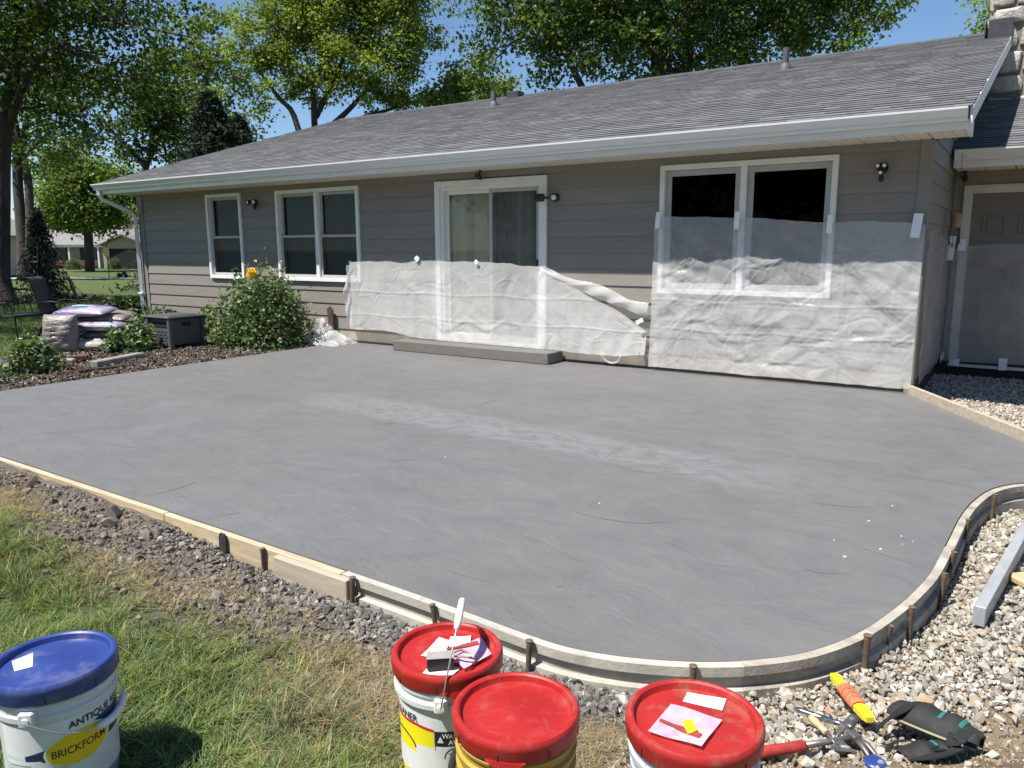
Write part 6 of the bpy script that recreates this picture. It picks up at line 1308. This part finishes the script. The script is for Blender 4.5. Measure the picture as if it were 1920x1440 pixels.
# unseen trees added behind the photographer to block sky light, mirrored in glass
for i,(x,y,s) in enumerate(((-19,-25,1.0),(-10.5,-29,1.1),(-2,-27,1.0),(7,-28,1.15),(15,-22,1.0))):
    b0=Vector((x,y,-.1)); tree(('tall maple added out of view to block sky, mirrored in the far windows','broad maple added out of view to block sky, mirrored in the sliding door','maple added out of view to block sky behind the pails','wide maple added out of view to block sky, mirrored in the twin window','maple added out of view to block sky opposite the entry door')[i],b0,[[(b0,.4),(b0+Vector((.1,0,3)),.3),(b0+Vector((0,.2,7*s)),.18)]],[(b0+Vector((0,0,6.5*s)),4.2*s,4.0*s),(b0+Vector((-2.5,1,4.5*s)),2.6*s,2.6*s),(b0+Vector((2.6,0,4.5*s)),2.6*s,2.6*s),(b0+Vector((0,.5,10*s)),2.8*s,2.4*s)],5000,.46,MAP,20+i,30,group='sky blocking trees added behind the photographer',cluster=24,spread=.42)

# ------------------------------------------------------------------ the street at the left
def ray_ground(px,d,z): p=at(px,500,d); return Vector((p.x,p.y,z))
asph=M('pale sidewalk concrete',(.42,.41,.39),.9,.1,3)
A,B=at(-400,500,46),at(700,500,46); dv=Vector((B.x-A.x,B.y-A.y,0)).normalized(); nv=Vector((-dv.y,dv.x,0))
mb=MB(); mb.add([(*(A.xy+nv.xy*w),-.255+float(o)) for w,o in ((-1.1,0),(1.1,0))]+[(*(B.xy+nv.xy*w),-.255+float(o)) for w,o in ((1.1,0),(-1.1,0))],[(0,1,2,3)]); struct('sidewalk',mb,asph)
def nbhouse(label,px,d,w,dep,h,rise,wallc,roofc,gable=False,arch=False,garage=False,rz=0.0):
    p=at(px,500,d); zb=-.50 if d>60 else -.3; t=thing('neighbour_house',label,'house',(p.x,p.y,zb),YAW+rz); wm=M('wall '+label[:14],wallc,.8,.08); rm=M('roof '+label[:14],roofc,.9,.15,3,.4,8)
    mb=MB(); mb.box(-w/2,w/2,0,dep,0,h); obj('wall',mb,wm,t)
    ov_=.5; mb=MB()
    if gable: mb.prism([(-w/2-ov_,h-.05),(0,h+rise),(w/2+ov_,h-.05),(w/2+ov_,h+.08),(0,h+rise+.14),(-w/2-ov_,h+.08)],'y',-ov_,dep+ov_)
    else: mb.prism([(-ov_,h-.05),(dep/2,h+rise),(dep+ov_,h-.05),(dep+ov_,h+.08),(dep/2,h+rise+.12),(-ov_,h+.08)],'x',-w/2-ov_,w/2+ov_)
    obj('roof',mb,rm,t)
    if gable: mb=MB(); mb.prism([(-w/2,h-.01),(0,h+rise-.02),(w/2,h-.01)],'y',0.0,.1); obj('gable',mb,wm,t)
    return t,wm,rm
wtr=MATS['white trim paint']
t,wm,rm=nbhouse('cream ranch house with grey roof and dark garage across the street',150,80,15.5,8,2.35,1.5,(.42,.37,.27),(.21,.20,.195))
mb=MB(); mb.box(-7.9,4.2,-1.2,-1.12,2.12,2.27); obj('fascia',mb,wtr,t)
mb=MB(); mb.prism([(-1.25,2.27),(4.0,3.92),(4.0,3.98),(-1.25,2.36)],'x',-8.2,4.2); obj('porch_roof',mb,rm,t)
for x in (-7.5,-3.6,-.4,2.6): mb=MB(); mb.box(x-.08,x+.08,-1.1,-.94,0,2.12); obj('porch_post',mb,wtr,t)
for x in (-5.6,-2.0,1.2):
    mb=MB(); mb.box(x-.65,x+.65,-.04,-.005,.75,2.0); wn_=obj('window',mb,M('far window glass',(.03,.035,.04),.2) if 'far window glass' not in MATS else MATS['far window glass'],t)
    for s in (-1,1): mb=MB(); mb.box(x+s*.85-.18,x+s*.85+.18,-.05,-.01,.7,2.05); obj('shutter',mb,M('brown shutter',(.06,.035,.025),.7) if 'brown shutter' not in MATS else MATS['brown shutter'],t)
mb=MB(); mb.box(4.3,8.6,-3.4,.0,0,2.30); obj('garage_wall',mb,wm,t)
mb=MB(); mb.prism([(4.0,2.22),(6.45,3.25),(8.9,2.22),(8.9,2.34),(6.45,3.38),(4.0,2.34)],'y',-3.8,4.0); obj('garage_roof',mb,rm,t)
mb=MB(); mb.prism([(4.3,2.28),(6.45,3.2),(8.6,2.28)],'y',-3.42,-3.3); obj('gable',mb,wm,t)
mb=MB(); mb.box(4.95,8.0,-3.46,-3.405,0,1.95); obj('garage_opening',mb,boxd,t)
for x in (-4.2,-1.2,1.4): mb=MB(); mb.box(x-1.2,x+1.2,-1.06,-1.02,.25,.80); obj('porch_rail',mb,M('porch rail brown',(.14,.07,.05),.7) if 'porch rail brown' not in MATS else MATS['porch rail brown'],t)
t,wm,rm=nbhouse('pale house with grey gable roof at the far left edge',-105,52,7,4,2.6,1.6,(.50,.46,.38),(.20,.195,.19),True,rz=-.35)
mb=MB(); mb.prism([(2.0+.45*math.cos(a),1.5+.6*math.sin(a)) for a in [k*math.pi/8 for k in range(9)]]+[(1.55,.1),(2.45,.1)],'y',-.05,-.01); obj('arched_door',mb,boxd,t)
def farblock(label,px0,px1,ytop,d,col,rows_):
    p=at((px0+px1)/2,500,d); w=(px1-px0)*d/F_PX; zt=at(px0,ytop,d).z+.6; t=thing('brick_building',label,'building',(p.x,p.y,-.6),YAW)
    mb=MB(); mb.box(-w/2,w/2,0,12,0,zt); obj('wall',mb,M('far brick '+label[:9],col,.9,.15,2),t); mb=MB(); mb.box(-w/2-.2,w/2+.2,-.2,12.2,zt-.005,zt+.4); obj('parapet',mb,M('parapet stone',(.28,.25,.22),.9) if 'parapet stone' not in MATS else MATS['parapet stone'],t)
    n=int(w/3.2)
    for i in range(n):
        for z in rows_:
            x=-w/2+(i+.5)*w/n; mb=MB()
            for a,b,c_,e in ((x-.85,x-.72,z,z+1.6),(x+.72,x+.85,z,z+1.6),(x-.72,x+.72,z+1.48,z+1.6),(x-.72,x+.72,z,z+.12),(x-.06,x+.06,z+.12,z+1.48)): mb.box(a,b,-.12,-.0,c_,e)
            wf=obj('window',mb,wtr,t); mb=MB(); mb.box(x-.72,x+.72,-.06,-.01,z+.12,z+1.48); obj('pane',mb,MATS['far window glass'],wf)
    return t
farblock('long brown brick block far beyond the cream house',40,330,396,118,(.20,.115,.085),(1.0,3.9,6.4))
for px,lab in ((138,'round clipped bush before the porch of the cream house'),(214,'round clipped bush beside the garage of the cream house')):
    p=ray_ground(px,75,-.5); shrub('clipped_bush',lab,(p.x,p.y,-.5),.62,.95,2400,.10,[(.10,.15,.03),(.13,.19,.04),(.08,.12,.025)],int(px),5,.5,'bush')
p=ray_ground(203,46.5,-.27); t=thing('street_sign','small yellowish sign on a dark post by the sidewalk','sign',(p.x,p.y,-.30),YAW+.5)
mb=MB(); mb.tube([(0,0,0),(0,0,2.05)],.03,6); obj('post',mb,blackst,t); mb=MB(); mb.box(-.17,.11,-.05,-.02,1.32,1.85,.01); obj('sign_plate',mb,M('sign yellow',(.72,.48,.20),.5),t)
p=ray_ground(228,47,-.27); shrub('street_weed','little weed clump standing on the pale sidewalk strip',(p.x,p.y,-.26),.38,.32,260,.14,DKG,33,4,.5,'plant')
# overhead wires
for i,(a,b,d) in enumerate((((0,68),(330,128),45),((347,8),(473,38),50),((50,213),(210,230),48),((0,237),(197,255),48),((143,275),(210,281),50),((100,283),(230,296),46))):
    dx=(b[0]-a[0]); m_=(b[1]-a[1])/dx; P=[at(x,a[1]+m_*(x-a[0]),d) for x in (-150,120,350,620)]
    mb=MB(); mb.tube([q-P[0] for q in P],.02,5); tag(obj('power_line',mb,irn,loc=P[0],smooth=True),('upper wire crossing the dark shade tree','topmost wire against the open sky by the lime tree','first of the low parallel wires in the left sky gap','second low wire in the left sky gap','thin wire just above the lowest one in the sky gap','lowest wire above the maple behind the cream house')[i],'wire','overhead wires')
